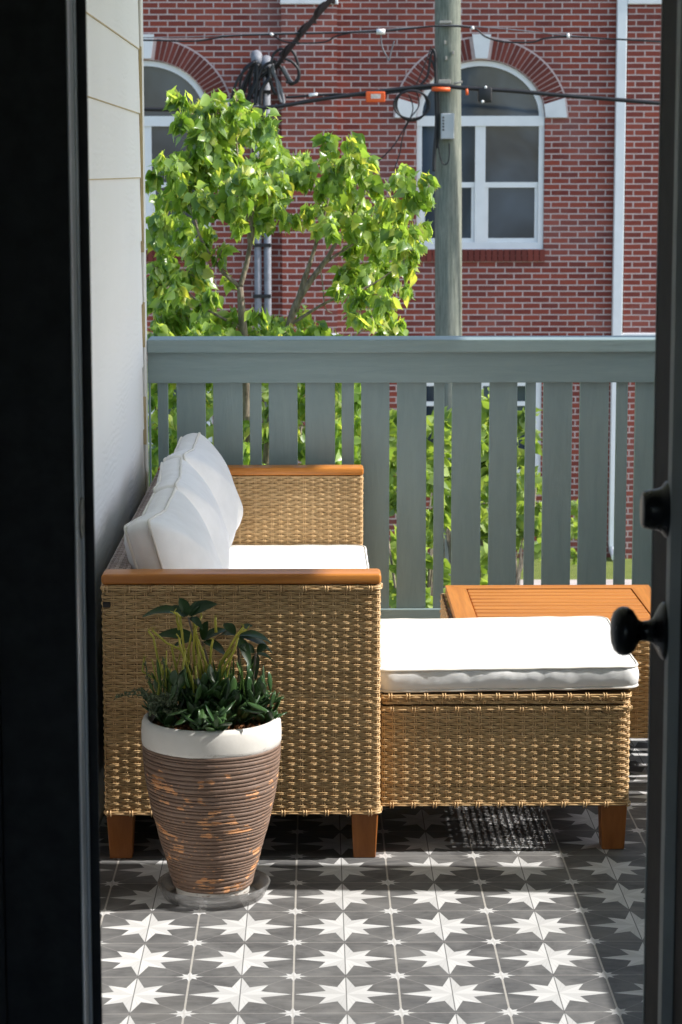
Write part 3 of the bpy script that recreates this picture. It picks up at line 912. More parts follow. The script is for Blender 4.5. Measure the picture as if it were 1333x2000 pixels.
# perforated sheet added behind the loose side to throw sun dots on the floor
mb = MB(); xs = OX1 - .016; ya, yb_ = OY0 + .018, OY1 - .018; za, zb = .11, .345
py_, pz_ = .0146, .0146; ny = int((yb_ - ya) / py_); nz = int((zb - za) / pz_)
for i in range(ny):
    for j in range(nz):
        y0 = ya + (i + (.5 if j % 2 else 0)) * py_; y1 = y0 + py_; z0 = za + j * pz_; z1 = z0 + pz_
        yc, zc = (y0+y1)/2, (z0+z1)/2; hr = .0045 * random.uniform(.6, 1.15)
        h = [(xs, yc + hr*math.cos(R(45*k)), zc + hr*math.sin(R(45*k))) for k in range(8)]
        o = [(xs, y1, zc), (xs, y1, z1), (xs, yc, z1), (xs, y0, z1), (xs, y0, zc), (xs, y0, z0), (xs, yc, z0), (xs, y1, z0)]
        mb.add(h + o, [(k, 8 + k, 8 + (k+1) % 8, (k+1) % 8) for k in range(8)])
mb.build('sun_dot_sheet', M['wicker'], ot)
for (cx, cy) in ((.688, 5.296), (.688, 5.81)):
    leg(cx, cy, .108, .031, .0262).build('leg', M['leg'], ot, angle=22)
oc = empty('ottoman_cushion', (.44, 5.56, .372), 'white boxed cushion with cream piping covering the top of the ottoman', 'cushion')
def osh(a, b): return 1 + .15 * a
cushion('cover', oc, (.440, 5.575, .4035), (1, 0, .012), (0, 1, 0), (-.012, 0, 1), .600, .614, .048, .013, .0, .035, 21, .0045, osh, .008, .0032, 4)

# ================================================================== COFFEE TABLE
tb = empty('coffee_table', (.655, 6.22, 0), 'low coffee table with slatted teak top and wicker sides beyond the ottoman', 'table')
TX0, TX1, TY0, TY1, TZ = .366, .938, 5.945, 6.515, .402
fwid = .056
tt = MB(); zt0, zt1 = TZ - .022, TZ
gq = .0012
tt.prism([(TX0, TY0), (TX1, TY0), (TX1 - fwid, TY0 + fwid), (TX0 + fwid, TY0 + fwid)], zt0, zt1)
top = tt.build('tabletop', M['teak'], tb); tt = MB()
tt.prism([(TX1, TY1), (TX0, TY1), (TX0 + fwid, TY1 - fwid), (TX1 - fwid, TY1 - fwid)], zt0, zt1)
tt.build('back_board', M['teak'], top)
tt = MB()
tt.prism([(TX0, TY1 - gq), (TX0, TY0 + gq), (TX0 + fwid - gq, TY0 + fwid), (TX0 + fwid - gq, TY1 - fwid)], zt0, zt1)
tt.build('end_board', M['teak_y'], top); tt = MB()
tt.prism([(TX1, TY0 + gq), (TX1, TY1 - gq), (TX1 - fwid + gq, TY1 - fwid), (TX1 - fwid + gq, TY0 + fwid)], zt0, zt1)
tt.build('end_board', M['teak_y'], top)
ns_ = 9; y0 = TY0 + fwid + .002; y1 = TY1 - fwid - .002; pw_ = (y1 - y0) / ns_
for i in range(ns_):
    mb = MB(); mb.box(TX0 + fwid + .0015, TX1 - fwid - .0015, y0 + i*pw_ + .0038, y0 + (i+1)*pw_ - .0038, zt0 + .002, zt1 - .001, .003)
    mb.build('slat', M['teak'], top, angle=22)
mb = MB(); mb.box(TX0 + .02, TX1 - .02, TY0 + .02, TY1 - .02, .300, zt0 - .002); mb.build('inner_box', M['wicker_core'], tb)
BX0, BX1, BY0, BY1 = TX0 - .012, TX1 + .03, TY0 - .006, TY1 + .006
fr, L = wall_frame(polyline([(BX1, BY0 + .3), (BX1, BY1), (BX0, BY1), (BX0, BY0), (BX1, BY0), (BX1, BY0 + .3)], .012), .10)
weave_mesh('wicker_body', [weave(None, fr, L, zt0 - .102, seed=14)], M['wicker'], tb)
mb = MB(); mb.box(BX0 + .004, BX1 - .004, BY0 + .004, BY0 + .008, .105, zt0 - .003); mb.box(BX0 + .004, BX0 + .008, BY0 + .0085, BY1 - .004, .105, zt0 - .003); mb.box(BX1 - .008, BX1 - .004, BY0 + .0085, BY1 - .004, .105, zt0 - .003)
mb.build('liner', M['wicker_core'], tb)
for (cx, cy) in ((BX0 + .034, BY0 + .034), (BX1 - .034, BY0 + .034), (BX0 + .034, BY1 - .034), (BX1 - .034, BY1 - .034)):
    leg(cx, cy, .101).build('leg', M['leg'], tb, angle=22)

# ================================================================== POT, SAUCER, PLANTS
PCX, PCY = -.2245, 4.945
sa = MB()
sa.lathe([(.0, .0035), (.098, .0035), (.104, .006), (.113, .022), (.117, .033), (.121, .0335), (.1225, .032), (.118, .021), (.109, .003), (.103, .0), (.0, .0)][::-1], PCX + .003, PCY - .012, 64)
so_ = sa.build('plant_saucer', M['saucer'], None, True)
tag(so_, 'clear plastic saucer on the tiles under the ribbed flowerpot', 'saucer')
pot = empty('flowerpot', (PCX, PCY, .0045), 'tall ribbed brown flowerpot with chalky white rim and worn orange patches', 'flowerpot')
def pr_r(z):
    zs = [.0045, .03, .08, .14, .20, .26, .31, .345, .39]; rs = [.080, .0865, .100, .1165, .1315, .1425, .1475, .149, .149]
    return float(np.interp(z, zs, rs))
prof = [(.0, .0045), (.076, .0045), (.0795, .008), (.0805, .026)]
base_mb = MB(); base_mb.lathe(prof, PCX, PCY, 72); base_mb.build('foot_ring', M['rim'], pot, True)
prof = []
z = .026; rid = 0
rz = random.Random(3)
while z < .334:
    h = rz.choice([rz.uniform(.0050, .0075), rz.uniform(.0065, .0115)])
    for f, d in ((0, -.0036), (.09, -.0008), (.17, .0006), (.5, .0010), (.84, .0006), (.93, -.0008)):
        prof.append((pr_r(z + f*h) + d, z + f*h))
    z += h
prof.append((pr_r(z) - .002, z))
def wobb(i, a):
    return (.0007 * noise.noise(Vector((math.cos(a)*3, math.sin(a)*3, i * .22))), .0016 * math.sin(a * 1 + i * .11) + .0012 * noise.noise(Vector((math.cos(a)*2.2, math.sin(a)*2.2, i * .05))))
mb = MB(); mb.lathe(prof, PCX, PCY, 120, wobb); mb.build('ribbed_body', M['pot'], pot, True)
zr = z
mb = MB(); mb.lathe([(.1465, zr - .0035), (.1492, zr - .001), (.1505, zr + .006), (.1508, zr + .025), (.1498, zr + .044), (.1465, zr + .0525), (.141, zr + .0555), (.1355, zr + .0535), (.1325, zr + .047), (.1325, zr - .03)], PCX, PCY, 96,
         lambda i, a: (.0006 * noise.noise(Vector((math.cos(a)*2, math.sin(a)*2, i*.3))), (.0012 * noise.noise(Vector((math.cos(a)*6, math.sin(a)*6, 4))) if i < 2 else .0008 * noise.noise(Vector((math.cos(a)*2, math.sin(a)*2, 7))))))
mb.build('glazed_rim', M['rim'], pot, True)
ztop = zr + .055; zs_ = zr + .036
mb = MB()
NR, NA = 16, 56; V = [(PCX, PCY, zs_ + .008)]; Fc = []
for i in range(1, NR + 1):
    for k in range(NA):
        a = 2*math.pi*k/NA; r = .1335 * i / NR
        p = Vector((r*math.cos(a), r*math.sin(a), 0))
        V.append((PCX + p.x, PCY + p.y, zs_ + .008*(1 - (i/NR)**2) + .006*noise.noise(p*60) + .004*noise.noise(p*170)))
for k in range(NA): Fc.append((0, 1+k, 1+(k+1) % NA))
for i in range(NR-1):
    for k in range(NA): Fc.append((1+i*NA+k, 1+(i+1)*NA+k, 1+(i+1)*NA+(k+1) % NA, 1+i*NA+(k+1) % NA))
for q in range(240):     # bark chips
    a = random.uniform(0, 6.283); r = .125 * math.sqrt(random.random()); c = Vector((PCX + r*math.cos(a), PCY + r*math.sin(a), zs_ + .010))
    sdim = random.uniform(.002, .005); n0 = len(V)
    d1 = Vector((random.gauss(0,1), random.gauss(0,1), random.gauss(0,.4))).normalized()*sdim*1.6; d2 = d1.orthogonal().normalized()*sdim*.7; d3 = d1.cross(d2).normalized()*sdim*.5
    for sx, sy, sz in ((-1,-1,-1),(1,-1,-1),(1,1,-1),(-1,1,-1),(-1,-1,1),(1,-1,1),(1,1,1),(-1,1,1)): V.append((c + d1*sx + d2*sy + d3*sz)[:])
    Fc += [(n0+3,n0+2,n0+1,n0),(n0+4,n0+5,n0+6,n0+7),(n0,n0+1,n0+5,n0+4),(n0+1,n0+2,n0+6,n0+5),(n0+2,n0+3,n0+7,n0+6),(n0+3,n0,n0+4,n0+7)]
V = [v if isinstance(v, tuple) else tuple(v) for v in V]
mb.add(V, Fc); mb.build('soil', M['soil'], pot, True)

def basis(d, upish=Vector((0, 0, 1)), twist=0.0):
    d = d.normalized(); s = d.cross(upish)
    s = s.normalized() if s.length > 1e-4 else d.orthogonal().normalized()
    n = s.cross(d).normalized()
    if twist:
        q = Matrix.Rotation(twist, 3, d); s = q @ s; n = q @ n
    return d, s, n

def thick_leaf(mb, p, d, L, W, T, bend=.25, twist=0, tip=.5, rings=7, sides=8):
    """fleshy leaf: obovate, thick, tapering to a point"""
    d, s, n = basis(d, twist=twist)
    V = []
    for i in range(rings + 1):
        f = i / rings
        w = W * (math.sin(math.pi * min(1, f ** 1.25 * .93 + .05)) ** .75) * (1 if f < .98 else .25)
        tk = T * (math.sin(math.pi * min(1, f * .9 + .08)) ** .6) * (1 if f < .98 else .3)
        c = p + d * L * f + n * (bend * L * f * f)
        for k in range(sides):
            a = 2*math.pi*k/sides
            V.append((c + s*(w*.5*math.cos(a)) + n*(tk*.5*math.sin(a)))[:])
    Fc = [(i*sides+k, i*sides+(k+1) % sides, (i+1)*sides+(k+1) % sides, (i+1)*sides+k) for i in range(rings) for k in range(sides)]
    Fc.append(list(range(sides))[::-1]); Fc.append([rings*sides+k for k in range(sides)])
    mb.add(V, Fc)

def flat_leaf(mb, p, d, L, W, droop=.5, fold=.22, twist=0, n=7, wave=0, up=Vector((0, 0, 1))):
    d, s, nn = basis(d, up, twist)
    V = []
    for i in range(n + 1):
        f = i / n
        w = W * .5 * (math.sin(math.pi * min(1, f*.94 + .03)) ** .8)
        c = p + d*(L*f) - Vector((0, 0, 1))*(droop*L*f*f) + nn*(.06*L*math.sin(math.pi*f))
        wv = wave * math.sin(f*19)
        V += [(c - s*w + nn*(fold*w + wv))[:], (c - s*w*.5 + nn*(fold*w*.35))[:], c[:], (c + s*w*.5 + nn*(fold*w*.35))[:], (c + s*w + nn*(fold*w - wv))[:]]
    mb.add(V, [(i*5+k, i*5+k+1, (i+1)*5+k+1, (i+1)*5+k) for i in range(n) for k in range(4)])

rp = random.Random(21)
# umbrella plant: two stems with drooping dark whorls
um = empty('umbrella_plant', (PCX - .03, PCY + .03, zs_), 'dark umbrella plant with glossy drooping leaves rising at the back of the pot', 'plant')
sb = MB(); lb_ = MB()
def whorl(px, py, Y, leaves, root):
    c = pt(px, py, Y)
    r0 = Vector(root); mid = (r0 + c) / 2 + Vector((.01, 0, .01))
    sb = MB(); sb.tube([r0, mid, c], [.0035, .003, .0022], 6); sb.build('stem', M['bark'], um, True)
    for (lx, ly, W, dr_) in leaves:
        e = pt(lx, ly, Y + rp.uniform(-.03, .03))
        d = e - c; L = d.length
        pst = c + d * .08
        flat_leaf(lb_, pst, d + Vector((0, 0, dr_*L)), L * 1.08, W * .85, dr_, .22, rp.uniform(-.3, .3), 8, .0006, Vector((0, -.55, .8)))
whorl(368, 1205, 4.97, [(280, 1200, .032, .45), (352, 1168, .028, .15), (424, 1176, .034, .3), (335, 1185, .026, .2), (395, 1172, .025, .2), (390, 1225, .022, .4)], (PCX - .02, PCY + .05, zs_))
whorl(462, 1240, 5.0, [(520, 1255, .034, .35), (438, 1218, .026, .2), (492, 1222, .03, .2), (425, 1250, .026, .4), (515, 1270, .03, .35), (478, 1285, .028, .5)], (PCX + .05, PCY + .05, zs_))
whorl(395, 1252, 5.01, [(312, 1240, .032, .3), (440, 1230, .03, .2), (405, 1215, .026, .1), (345, 1262, .026, .3), (430, 1275, .03, .4)], (PCX + .0, PCY + .06, zs_))
whorl(500, 1275, 4.99, [(522, 1262, .03, .2), (470, 1262, .026, .2), (530, 1300, .026, .4), (500, 1310, .026, .5)], (PCX + .06, PCY + .04, zs_))
lb_.build('foliage', M['schef'], um, True)
# pencil cactus
pc = empty('pencil_cactus', (PCX - .01, PCY, zs_), 'yellow tipped pencil cactus with thin upright branching sticks in the pot', 'plant')
mb = MB()
sticks = [((330, 1345), (322, 1320), (308, 1285), (300, 1245), (290, 1232)), ((345, 1345), (312, 1332), (278, 1310), (282, 1285)),
          ((372, 1340), (366, 1290), (352, 1268), (325, 1255), (297, 1230)), ((380, 1345), (365, 1300), (352, 1262), (350, 1245)),
          ((365, 1350), (362, 1290), (352, 1205), (350, 1200)), ((350, 1340), (345, 1310), (335, 1262)), ((395, 1345), (388, 1290), (382, 1230), (376, 1205), (373, 1195)),
          ((385, 1340), (378, 1275), (380, 1232), (394, 1202)), ((372, 1340), (368, 1270), (376, 1230)), ((420, 1335), (400, 1290), (384, 1240)),
          ((405, 1345), (395, 1305), (385, 1262)), ((412, 1345), (410, 1300), (413, 1262), (416, 1250)), ((420, 1345), (428, 1300), (450, 1262), (465, 1236), (482, 1230)),
          ((425, 1345), (440, 1300), (458, 1270), (465, 1245)), ((405, 1345), (425, 1310), (440, 1285), (452, 1270)), ((360, 1345), (355, 1320), (362, 1270)),
          ((422, 1235), (421, 1215), (421, 1205)), ((385, 1345), (384, 1330), (382, 1300)), ((340, 1340), (330, 1310), (318, 1290)), ((400, 1340), (402, 1300), (396, 1270)),
          ((368, 1345), (374, 1310), (365, 1280)), ((430, 1340), (432, 1310), (445, 1290)), ((350, 1230), (347, 1215), (345, 1200)), ((352, 1205), (360, 1200), (366, 1196)), ((352, 1205), (346, 1198), (340, 1196)), ((465, 1240), (470, 1232), (476, 1225))]
for i, sk in enumerate(sticks):
    Y = 4.935 + rp.uniform(-.045, .045)
    P = [pt(a, b, Y + .004*j) for j, (a, b) in enumerate(sk)]
    mb.tube(P, [.0032 - .0009*j/len(P) for j in range(len(P))], 6)
    for q in range(3):
        e = P[-1]; mb.tube([e, e + Vector((rp.uniform(-.008, .008), rp.uniform(-.005, .005), rp.uniform(.003, .010)))], [.0012, .0006], 4)
for q in range(14):
    a = rp.uniform(300, 450); Y = 4.945 + rp.uniform(-.06, .05); b0 = 1360; hh = rp.uniform(30, 95)
    p0 = pt(a, b0, Y); lx = rp.uniform(-22, 22)
    mb.tube([p0, pt(a + lx*.4, b0 - hh*.5, Y), pt(a + lx, b0 - hh, Y + rp.uniform(-.01, .01))], [.0026, .0022, .0013], 5)
mb.build('branch', M['pencil'], pc, True)
mb = MB()
for q in range(46):
    px, py = rp.uniform(300, 500), rp.uniform(1345, 1375); Y = 4.93 + rp.uniform(-.07, .05)
    p = pt(px, py, Y); e = p + Vector((rp.uniform(-.03, .03), rp.uniform(-.02, .01), rp.uniform(.035, .085)))
    thick_leaf(mb, p, e - p, (e - p).length, rp.uniform(.005, .009), .002, rp.uniform(-.2, .3), rp.uniform(-1, 1), rings=6, sides=6)
mb.build('young_shoots', M['shoot'], pc, True)
# succulents filling the front
ja = empty('jade_succulent', (PCX + .02, PCY - .05, zs_), 'clump of deep green fleshy succulent leaves spilling over the pot rim', 'plant')
mb = MB(); stm = MB()
for q in range(40):
    a = rp.uniform(0, 6.283); r = .118 * math.sqrt(rp.random()); bx_, by_ = PCX + r*math.cos(a)*1.0, PCY - .012 + r*math.sin(a)*.95
    if bx_ > PCX + .035 and by_ < PCY - .05: continue
    hh = rp.uniform(.02, .09) * (1.15 - r/.16)
    tilt = Vector((math.cos(a), math.sin(a), 0)) * (r/.112) * .5 + Vector((0, 0, 1))
    c = Vector((bx_, by_, zs_ + .004)) ; e = c + tilt.normalized()*hh
    stm.tube([c, e], [.0035, .0028], 5)
    nl = rp.randint(7, 10)
    for j in range(nl):
        aa = j * 2.4 + rp.uniform(-.4, .4); el = rp.uniform(.05, .95)
        d = Vector((math.cos(aa)*math.cos(el), math.sin(aa)*math.cos(el), math.sin(el))) + tilt*.25
        thick_leaf(mb, e - tilt.normalized()*rp.uniform(0, .02), d, rp.uniform(.034, .056), rp.uniform(.018, .026), rp.uniform(.0045, .007), rp.uniform(-.05, .3), rp.uniform(-.4, .4))
for (px, py, ex_, ey_, L) in ((372, 1395, 345, 1418, .042), (385, 1400, 388, 1420, .036), (350, 1390, 385, 1420, .04), (395, 1385, 392, 1415, .03), (365, 1385, 330, 1400, .04), (455, 1372, 432, 1400, .02), (470, 1385, 510, 1395, .042), (480, 1370, 520, 1392, .034), (415, 1395, 440, 1408, .028)):
    Y = 4.835
    p = pt(px, py, Y + .01); e = pt(ex_, ey_, Y - .02)
    thick_leaf(mb, p, e - p, (e - p).length*1.1, .017, .006, .1, rp.uniform(-.3, .3))
for (px, py, ex_, ey_, wd) in ((455, 1385, 452, 1318, .022), (490, 1362, 483, 1305, .024), (440, 1370, 450, 1322, .02), (330, 1370, 350, 1325, .022), (365, 1365, 335, 1320, .02), (405, 1375, 415, 1335, .02), (520, 1365, 505, 1300, .018)):
    Y = 4.88 + rp.uniform(-.02, .03)
    p = pt(px, py, Y); e = pt(ex_, ey_, Y + .005)
    thick_leaf(mb, p, e - p, (e - p).length, wd, .006, .15, rp.uniform(-.6, .6))
for q in range(26):
    px, py = rp.uniform(305, 535), rp.uniform(1335, 1385); Y = 4.90 + rp.uniform(-.05, .06)
    p = pt(px, py, Y); e = p + Vector((rp.uniform(-.022, .022), rp.uniform(-.02, .005), rp.uniform(.03, .052)))
    thick_leaf(mb, p, e - p, (e - p).length, rp.uniform(.018, .026), .006, rp.uniform(-.1, .3), rp.uniform(-.8, .8))
stm.build('stem', M['jade'], ja, True); mb.build('fleshy_leaves', M['jade'], ja, True)
# trailing sedum to the left
se = empty('trailing_sedum', (PCX - .11, PCY, zs_), 'thin grey green trailing sedum sprig reaching left over the pot rim', 'plant')
mb = MB(); stm = MB()
for tr in (((315, 1372), (290, 1362), (262, 1355), (240, 1358), (224, 1364)), ((320, 1375), (300, 1355), (270, 1348), (250, 1352)), ((312, 1370), (298, 1345), (288, 1320), (284, 1290)), ((330, 1375), (310, 1368), (300, 1385)), ((318, 1360), (322, 1310), (318, 1282))):
    Y = 4.915 + rp.uniform(-.02, .02); P = [pt(a, b, Y) for a, b in tr]
    stm = MB(); stm.tube(P, .0012, 5); stm.build('stem', M['sedum'], se, True)
    for i in range(len(P) - 1):
        for q in range(11):
            p = P[i].lerp(P[i+1], q/11); d = Vector((rp.gauss(0, 1), rp.gauss(0, 1), rp.gauss(.3, 1)))
            thick_leaf(mb, p, d, rp.uniform(.006, .011), .0045, .0022, .1, 0, rings=4, sides=5)
for q in range(160):
    p = pt(rp.uniform(288, 345), rp.uniform(1355, 1400), 4.87 + rp.uniform(-.03, .05)); d = Vector((rp.gauss(0, 1), rp.gauss(0, 1), rp.gauss(.6, 1)))
    thick_leaf(mb, p, d, rp.uniform(.007, .013), .006, .003, .1, 0, rings=4, sides=5)
mb.build('small_leaves', M['sedum'], se, True)
ag = empty('rosette_succulent', (PCX + .115, PCY, zs_ + .03), 'small pale green star shaped rosette at the right edge of the pot', 'plant')
mb = MB()
for (px, py, Y) in ((530, 1375, 4.93), (505, 1352, 4.97)):
    c = pt(px, py, Y)
    for j in range(14):
        aa = j*2.4; el = rp.uniform(.1, 1.1)
        d = Vector((math.cos(aa)*math.cos(el), math.sin(aa)*math.cos(el), math.sin(el)))
        thick_leaf(mb, c, d, rp.uniform(.024, .036), .009, .004, -.1, 0, rings=5, sides=6)
mb.build('pointed_leaves', M['agave'], ag, True)

# ================================================================== BRICK BUILDING
BY = 26.7
bd = empty('brick_building', (1.8, BY + 3, GZ), 'red brick building across the street with white arched windows', 'building')
BX_0, BX_1, BZ1 = -9.0, 11.0, 7.0
WC = [-1.886 - 3.752, -1.886, 1.8665, 1.8665 + 3.752]
HW, SILL, SPR, RISE = .7196, .683, 2.155, .627
G0, G1 = -1.905, -.80
mb = MB()
def quad(x0, z0, x1, z1): mb.add([(x0, BY, z0), (x1, BY, z0), (x1, BY, z1), (x0, BY, z1)], [(0, 1, 2, 3)])
xs_ = [BX_0]
for c in WC: xs_ += [c - HW, c + HW]
xs_.append(BX_1)
for i in range(0, len(xs_), 2): quad(xs_[i], GZ - .1, xs_[i+1], BZ1)
DEP = .11
for c in WC:
    quad(c - HW, GZ - .1, c + HW, G0); quad(c - HW, G1, c + HW, SILL)
    NA = 28
    pa = [(c - HW*math.cos(math.pi*k/NA), SPR + RISE*math.sin(math.pi*k/NA)) for k in range(NA + 1)]
    for k in range(NA):
        (xa, za), (xb, zb) = pa[k], pa[k+1]
        mb.add([(xa, BY, za), (xb, BY, zb), (xb, BY, BZ1), (xa, BY, BZ1)], [(0, 1, 2, 3)])
    ring = [(c - HW, SILL)] + pa + [(c + HW, SILL)]
    for k in range(len(ring)):
        (xa, za), (xb, zb) = ring[k], ring[(k+1) % len(ring)]
        mb.add([(xa, BY, za), (xb, BY, zb), (xb, BY + DEP, zb), (xa, BY + DEP, za)], [(0, 1, 2, 3)])
    rg = [(c - HW, G0), (c - HW, G1), (c + HW, G1), (c + HW, G0)]
    for k in range(4):
        (xa, za), (xb, zb) = rg[k], rg[(k+1) % 4]
        mb.add([(xa, BY, za), (xb, BY, zb), (xb, BY + DEP, zb), (xa, BY + DEP, za)], [(0, 1, 2, 3)])
mb.add([(BX_0, BY, GZ-.1), (BX_0, BY + 9, GZ-.1), (BX_0, BY + 9, BZ1), (BX_0, BY, BZ1)], [(0, 1, 2, 3)])
mb.add([(BX_1, BY, GZ-.1), (BX_1, BY + 9, GZ-.1), (BX_1, BY + 9, BZ1), (BX_1, BY, BZ1)], [(3, 2, 1, 0)])
mb.build('wall', M['brick'], bd)
mb = MB(); mb.box(BX_0 - .2, BX_1 + .2, BY - .25, BY + 9.2, BZ1 + .001, BZ1 + .35); mb.build('roof', M['stone'], bd)
for x0 in (-.365 - 3.855, -.365, 3.49, 3.49 + 3.855):
    mb = MB()
    mb.box(x0, x0 + .62, BY - .10, BY - .001, -.262, 3.385); mb.box(x0, x0 + .62, BY - .10, BY - .001, GZ - .1, -.62)
    p_ = mb.build('pilaster', M['brick'], bd)
    mb = MB(); mb.box(x0 - .012, x0 + .632, BY - .13, BY - .0005, 3.386, 3.75, .01); mb.box(x0 - .012, x0 + .632, BY - .115, BY - .0005, -.6195, -.2625, .008)
    mb.build('stone_band', M['stone'], p_)
def arch_pts(c, dx, dz, n=28, grow=0.0):
    return [(c - (HW + grow)*math.cos(math.pi*k/n), SPR + (RISE + grow)*math.sin(math.pi*k/n)) for k in range(n + 1)]
for wi, c in enumerate(WC):
    w = MB(); FT = .062
    Y0, Y1 = BY + .025, BY + .10
    # arched outer frame ring
    o = arch_pts(c, 0, 0, 28, -.002); inn = arch_pts(c, 0, 0, 28, -FT)
    for k in range(28):
        (x0, z0), (x1, z1) = o[k], o[k+1]; (a0, b0), (a1, b1) = inn[k], inn[k+1]
        w.add([(x0, Y0, z0), (x1, Y0, z1), (a1, Y0, b1), (a0, Y0, b0), (x0, Y1, z0), (x1, Y1, z1), (a1, Y1, b1), (a0, Y1, b0)], [(3, 2, 1, 0), (4, 5, 6, 7), (2, 3, 7, 6), (0, 1, 5, 4)])
    w.box(c - HW + .002, c - HW + FT, Y0, Y1, SILL, SPR); w.box(c + HW - FT, c + HW - .002, Y0, Y1, SILL, SPR)
    w.box(c - HW + FT, c + HW - FT, Y0 + .002, Y1, SILL, SILL + .075)
    w.box(c - HW + .004, c + HW - .004, Y0 - .012, Y1, 2.056, 2.168)
    w.box(c - .058, c + .058, Y0 + .004, Y1, SILL + .0755, 2.0555)
    fr_ = w.build('window_frame', M['winframe'], bd)
    for sgn in (-1, 1):
        x0, x1 = (c - HW + FT, c - .058) if sgn < 0 else (c + .058, c + HW - FT)
        sm = MB()
        sm.box(x0 + .001, x1 - .001, Y0 + .018, Y1 - .004, 1.372, 1.432)
        sm.box(x0 + .001, x0 + .038, Y0 + .03, Y1 - .005, SILL + .076, 1.371); sm.box(x1 - .038, x1 - .001, Y0 + .03, Y1 - .005, SILL + .076, 1.371); sm.box(x0 + .0385, x1 - .0385, Y0 + .03, Y1 - .005, SILL + .076, SILL + .122)
        sm.build('sash', M['winframe'], fr_)
        pm = MB(); pm.add([(x0, Y0 + .045, SILL + .05), (x1, Y0 + .045, SILL + .05), (x1, Y0 + .045, 2.06), (x0, Y0 + .045, 2.06)], [(0, 1, 2, 3)])
        pm.build('pane', M['pane'], fr_)
    pm = MB(); ii = arch_pts(c, 0, 0, 28, -.03)
    pm.add([(x_, Y0 + .045, z_) for x_, z_ in ii], [list(range(len(ii)))[::-1]]); pm.build('pane', M['pane'], fr_)
    # voussoirs
    mo = MB()
    n = 46
    gi, go = .012, .242
    vb = MB()
    for k in range(n):
        if k == n//2: vb.build('brick_arch', M['vous'], bd); vb = MB()
        t0 = math.pi*(k + .10)/n; t1 = math.pi*(k + .90)/n
        if t0 < .20 or t1 > math.pi - .20 or abs((t0+t1)/2 - math.pi/2) < .125: continue
        P4 = []
        for tt_, gg in ((t0, gi), (t1, gi), (t1, go), (t0, go)):
            P4.append((c - (HW + gg)*math.cos(tt_), SPR + (RISE + gg)*math.sin(tt_)))
        vb.add([(x_, BY - .018, z_) for x_, z_ in P4] + [(x_, BY, z_) for x_, z_ in P4], [(0, 1, 2, 3), (0, 4, 5, 1), (1, 5, 6, 2), (2, 6, 7, 3), (3, 7, 4, 0)])
    vb.build('brick_arch', M['vous'], bd)
    A0, A1 = arch_pts(c, 0, 0, 40, .004), arch_pts(c, 0, 0, 40, .262)
    for k in range(40):
        (x0, z0), (x1, z1) = A0[k], A0[k+1]; (a0, b0), (a1, b1) = A1[k], A1[k+1]
        mo.add([(x0, BY - .010, z0), (x1, BY - .010, z1), (a1, BY - .010, b1), (a0, BY - .010, b0), (a0, BY, b0), (a1, BY, b1)], [(0, 1, 2, 3), (3, 2, 5, 4)])
    mo.build('arch_mortar', M['mortar'], bd)
    kb = MB(); kb.add([(c - .067, BY - .05, 2.80), (c + .067, BY - .05, 2.80), (c + .105, BY - .05, 3.065), (c - .105, BY - .05, 3.065), (c - .067, BY - .002, 2.80), (c + .067, BY - .002, 2.80), (c + .105, BY - .002, 3.065), (c - .105, BY - .002, 3.065)], [(0, 1, 2, 3), (0, 4, 5, 1), (1, 5, 6, 2), (2, 6, 7, 3), (3, 7, 4, 0)])
    kb.build('keystone', M['stone'], bd)
    for sg in (-1, 1):
        kb = MB(); q = [(c + sg*(HW + .006), 2.15), (c + sg*(HW + .245), 2.15), (c + sg*(HW + .215), 2.365), (c + sg*(HW - .012), 2.295)]
        kb.add([(x_, BY - .04, z_) for x_, z_ in q] + [(x_, BY - .002, z_) for x_, z_ in q], [(0, 1, 2, 3) if sg > 0 else (3, 2, 1, 0), (0, 4, 5, 1), (1, 5, 6, 2), (2, 6, 7, 3), (3, 7, 4, 0)])
        kb.build('springer_stone', M['stone'], bd)
    sb_ = MB()
    for k in range(22):
        x0 = c - HW - .02 + k*(2*HW + .04)/22
        sb_.box(x0 + .004, x0 + (2*HW + .04)/22 - .004, BY - .028, BY - .002, .545, .678)
    sb_.build('brick_sill', M['vous'], bd)
    # street-level window
    w = MB()
    w.box(c - HW + .002, c - HW + .07, Y0, Y1, G0, G1); w.box(c + HW - .07, c + HW - .002, Y0, Y1, G0, G1)
    w.box(c - HW + .0705, c + HW - .0705, Y0, Y1, G0, G0 + .07); w.box(c - HW + .0705, c + HW - .0705, Y0, Y1, G1 - .07, G1)
    w.box(c - .05, c + .05, Y0, Y1, G0 + .0705, G1 - .0705)
    for sgn in (-1, 1):
        x0, x1 = (c - HW + .0705, c - .0505) if sgn < 0 else (c + .0505, c + HW - .0705)
        w.box(x0, x1, Y0 + .02, Y1 - .01, -1.10, -1.05)
    f2 = w.build('window_frame', M['winframe'], bd)
    pm = MB(); pm.add([(c - HW, Y0 + .05, G0), (c + HW, Y0 + .05, G0), (c + HW, Y0 + .05, G1), (c - HW, Y0 + .05, G1)], [(0, 1, 2, 3)]); pm.build('pane', M['pane'], f2)
    sb_ = MB(); sb_.box(c - HW - .05, c + HW + .05, BY - .06, BY - .002, G0 - .085, G0 - .003, .006); sb_.build('stone_sill', M['stone'], bd)
# downspout
mb = MB(); mb.box(3.367, 3.477, BY - .125, BY - .03, GZ + .14, 6.9, .008)
mb.tube([(3.422, BY - .078, GZ + .17), (3.422, BY - .10, GZ + .10), (3.422, BY - .30, GZ + .05)], .05, 10)
mb.build('downspout', M['white_metal'], bd, angle=22)
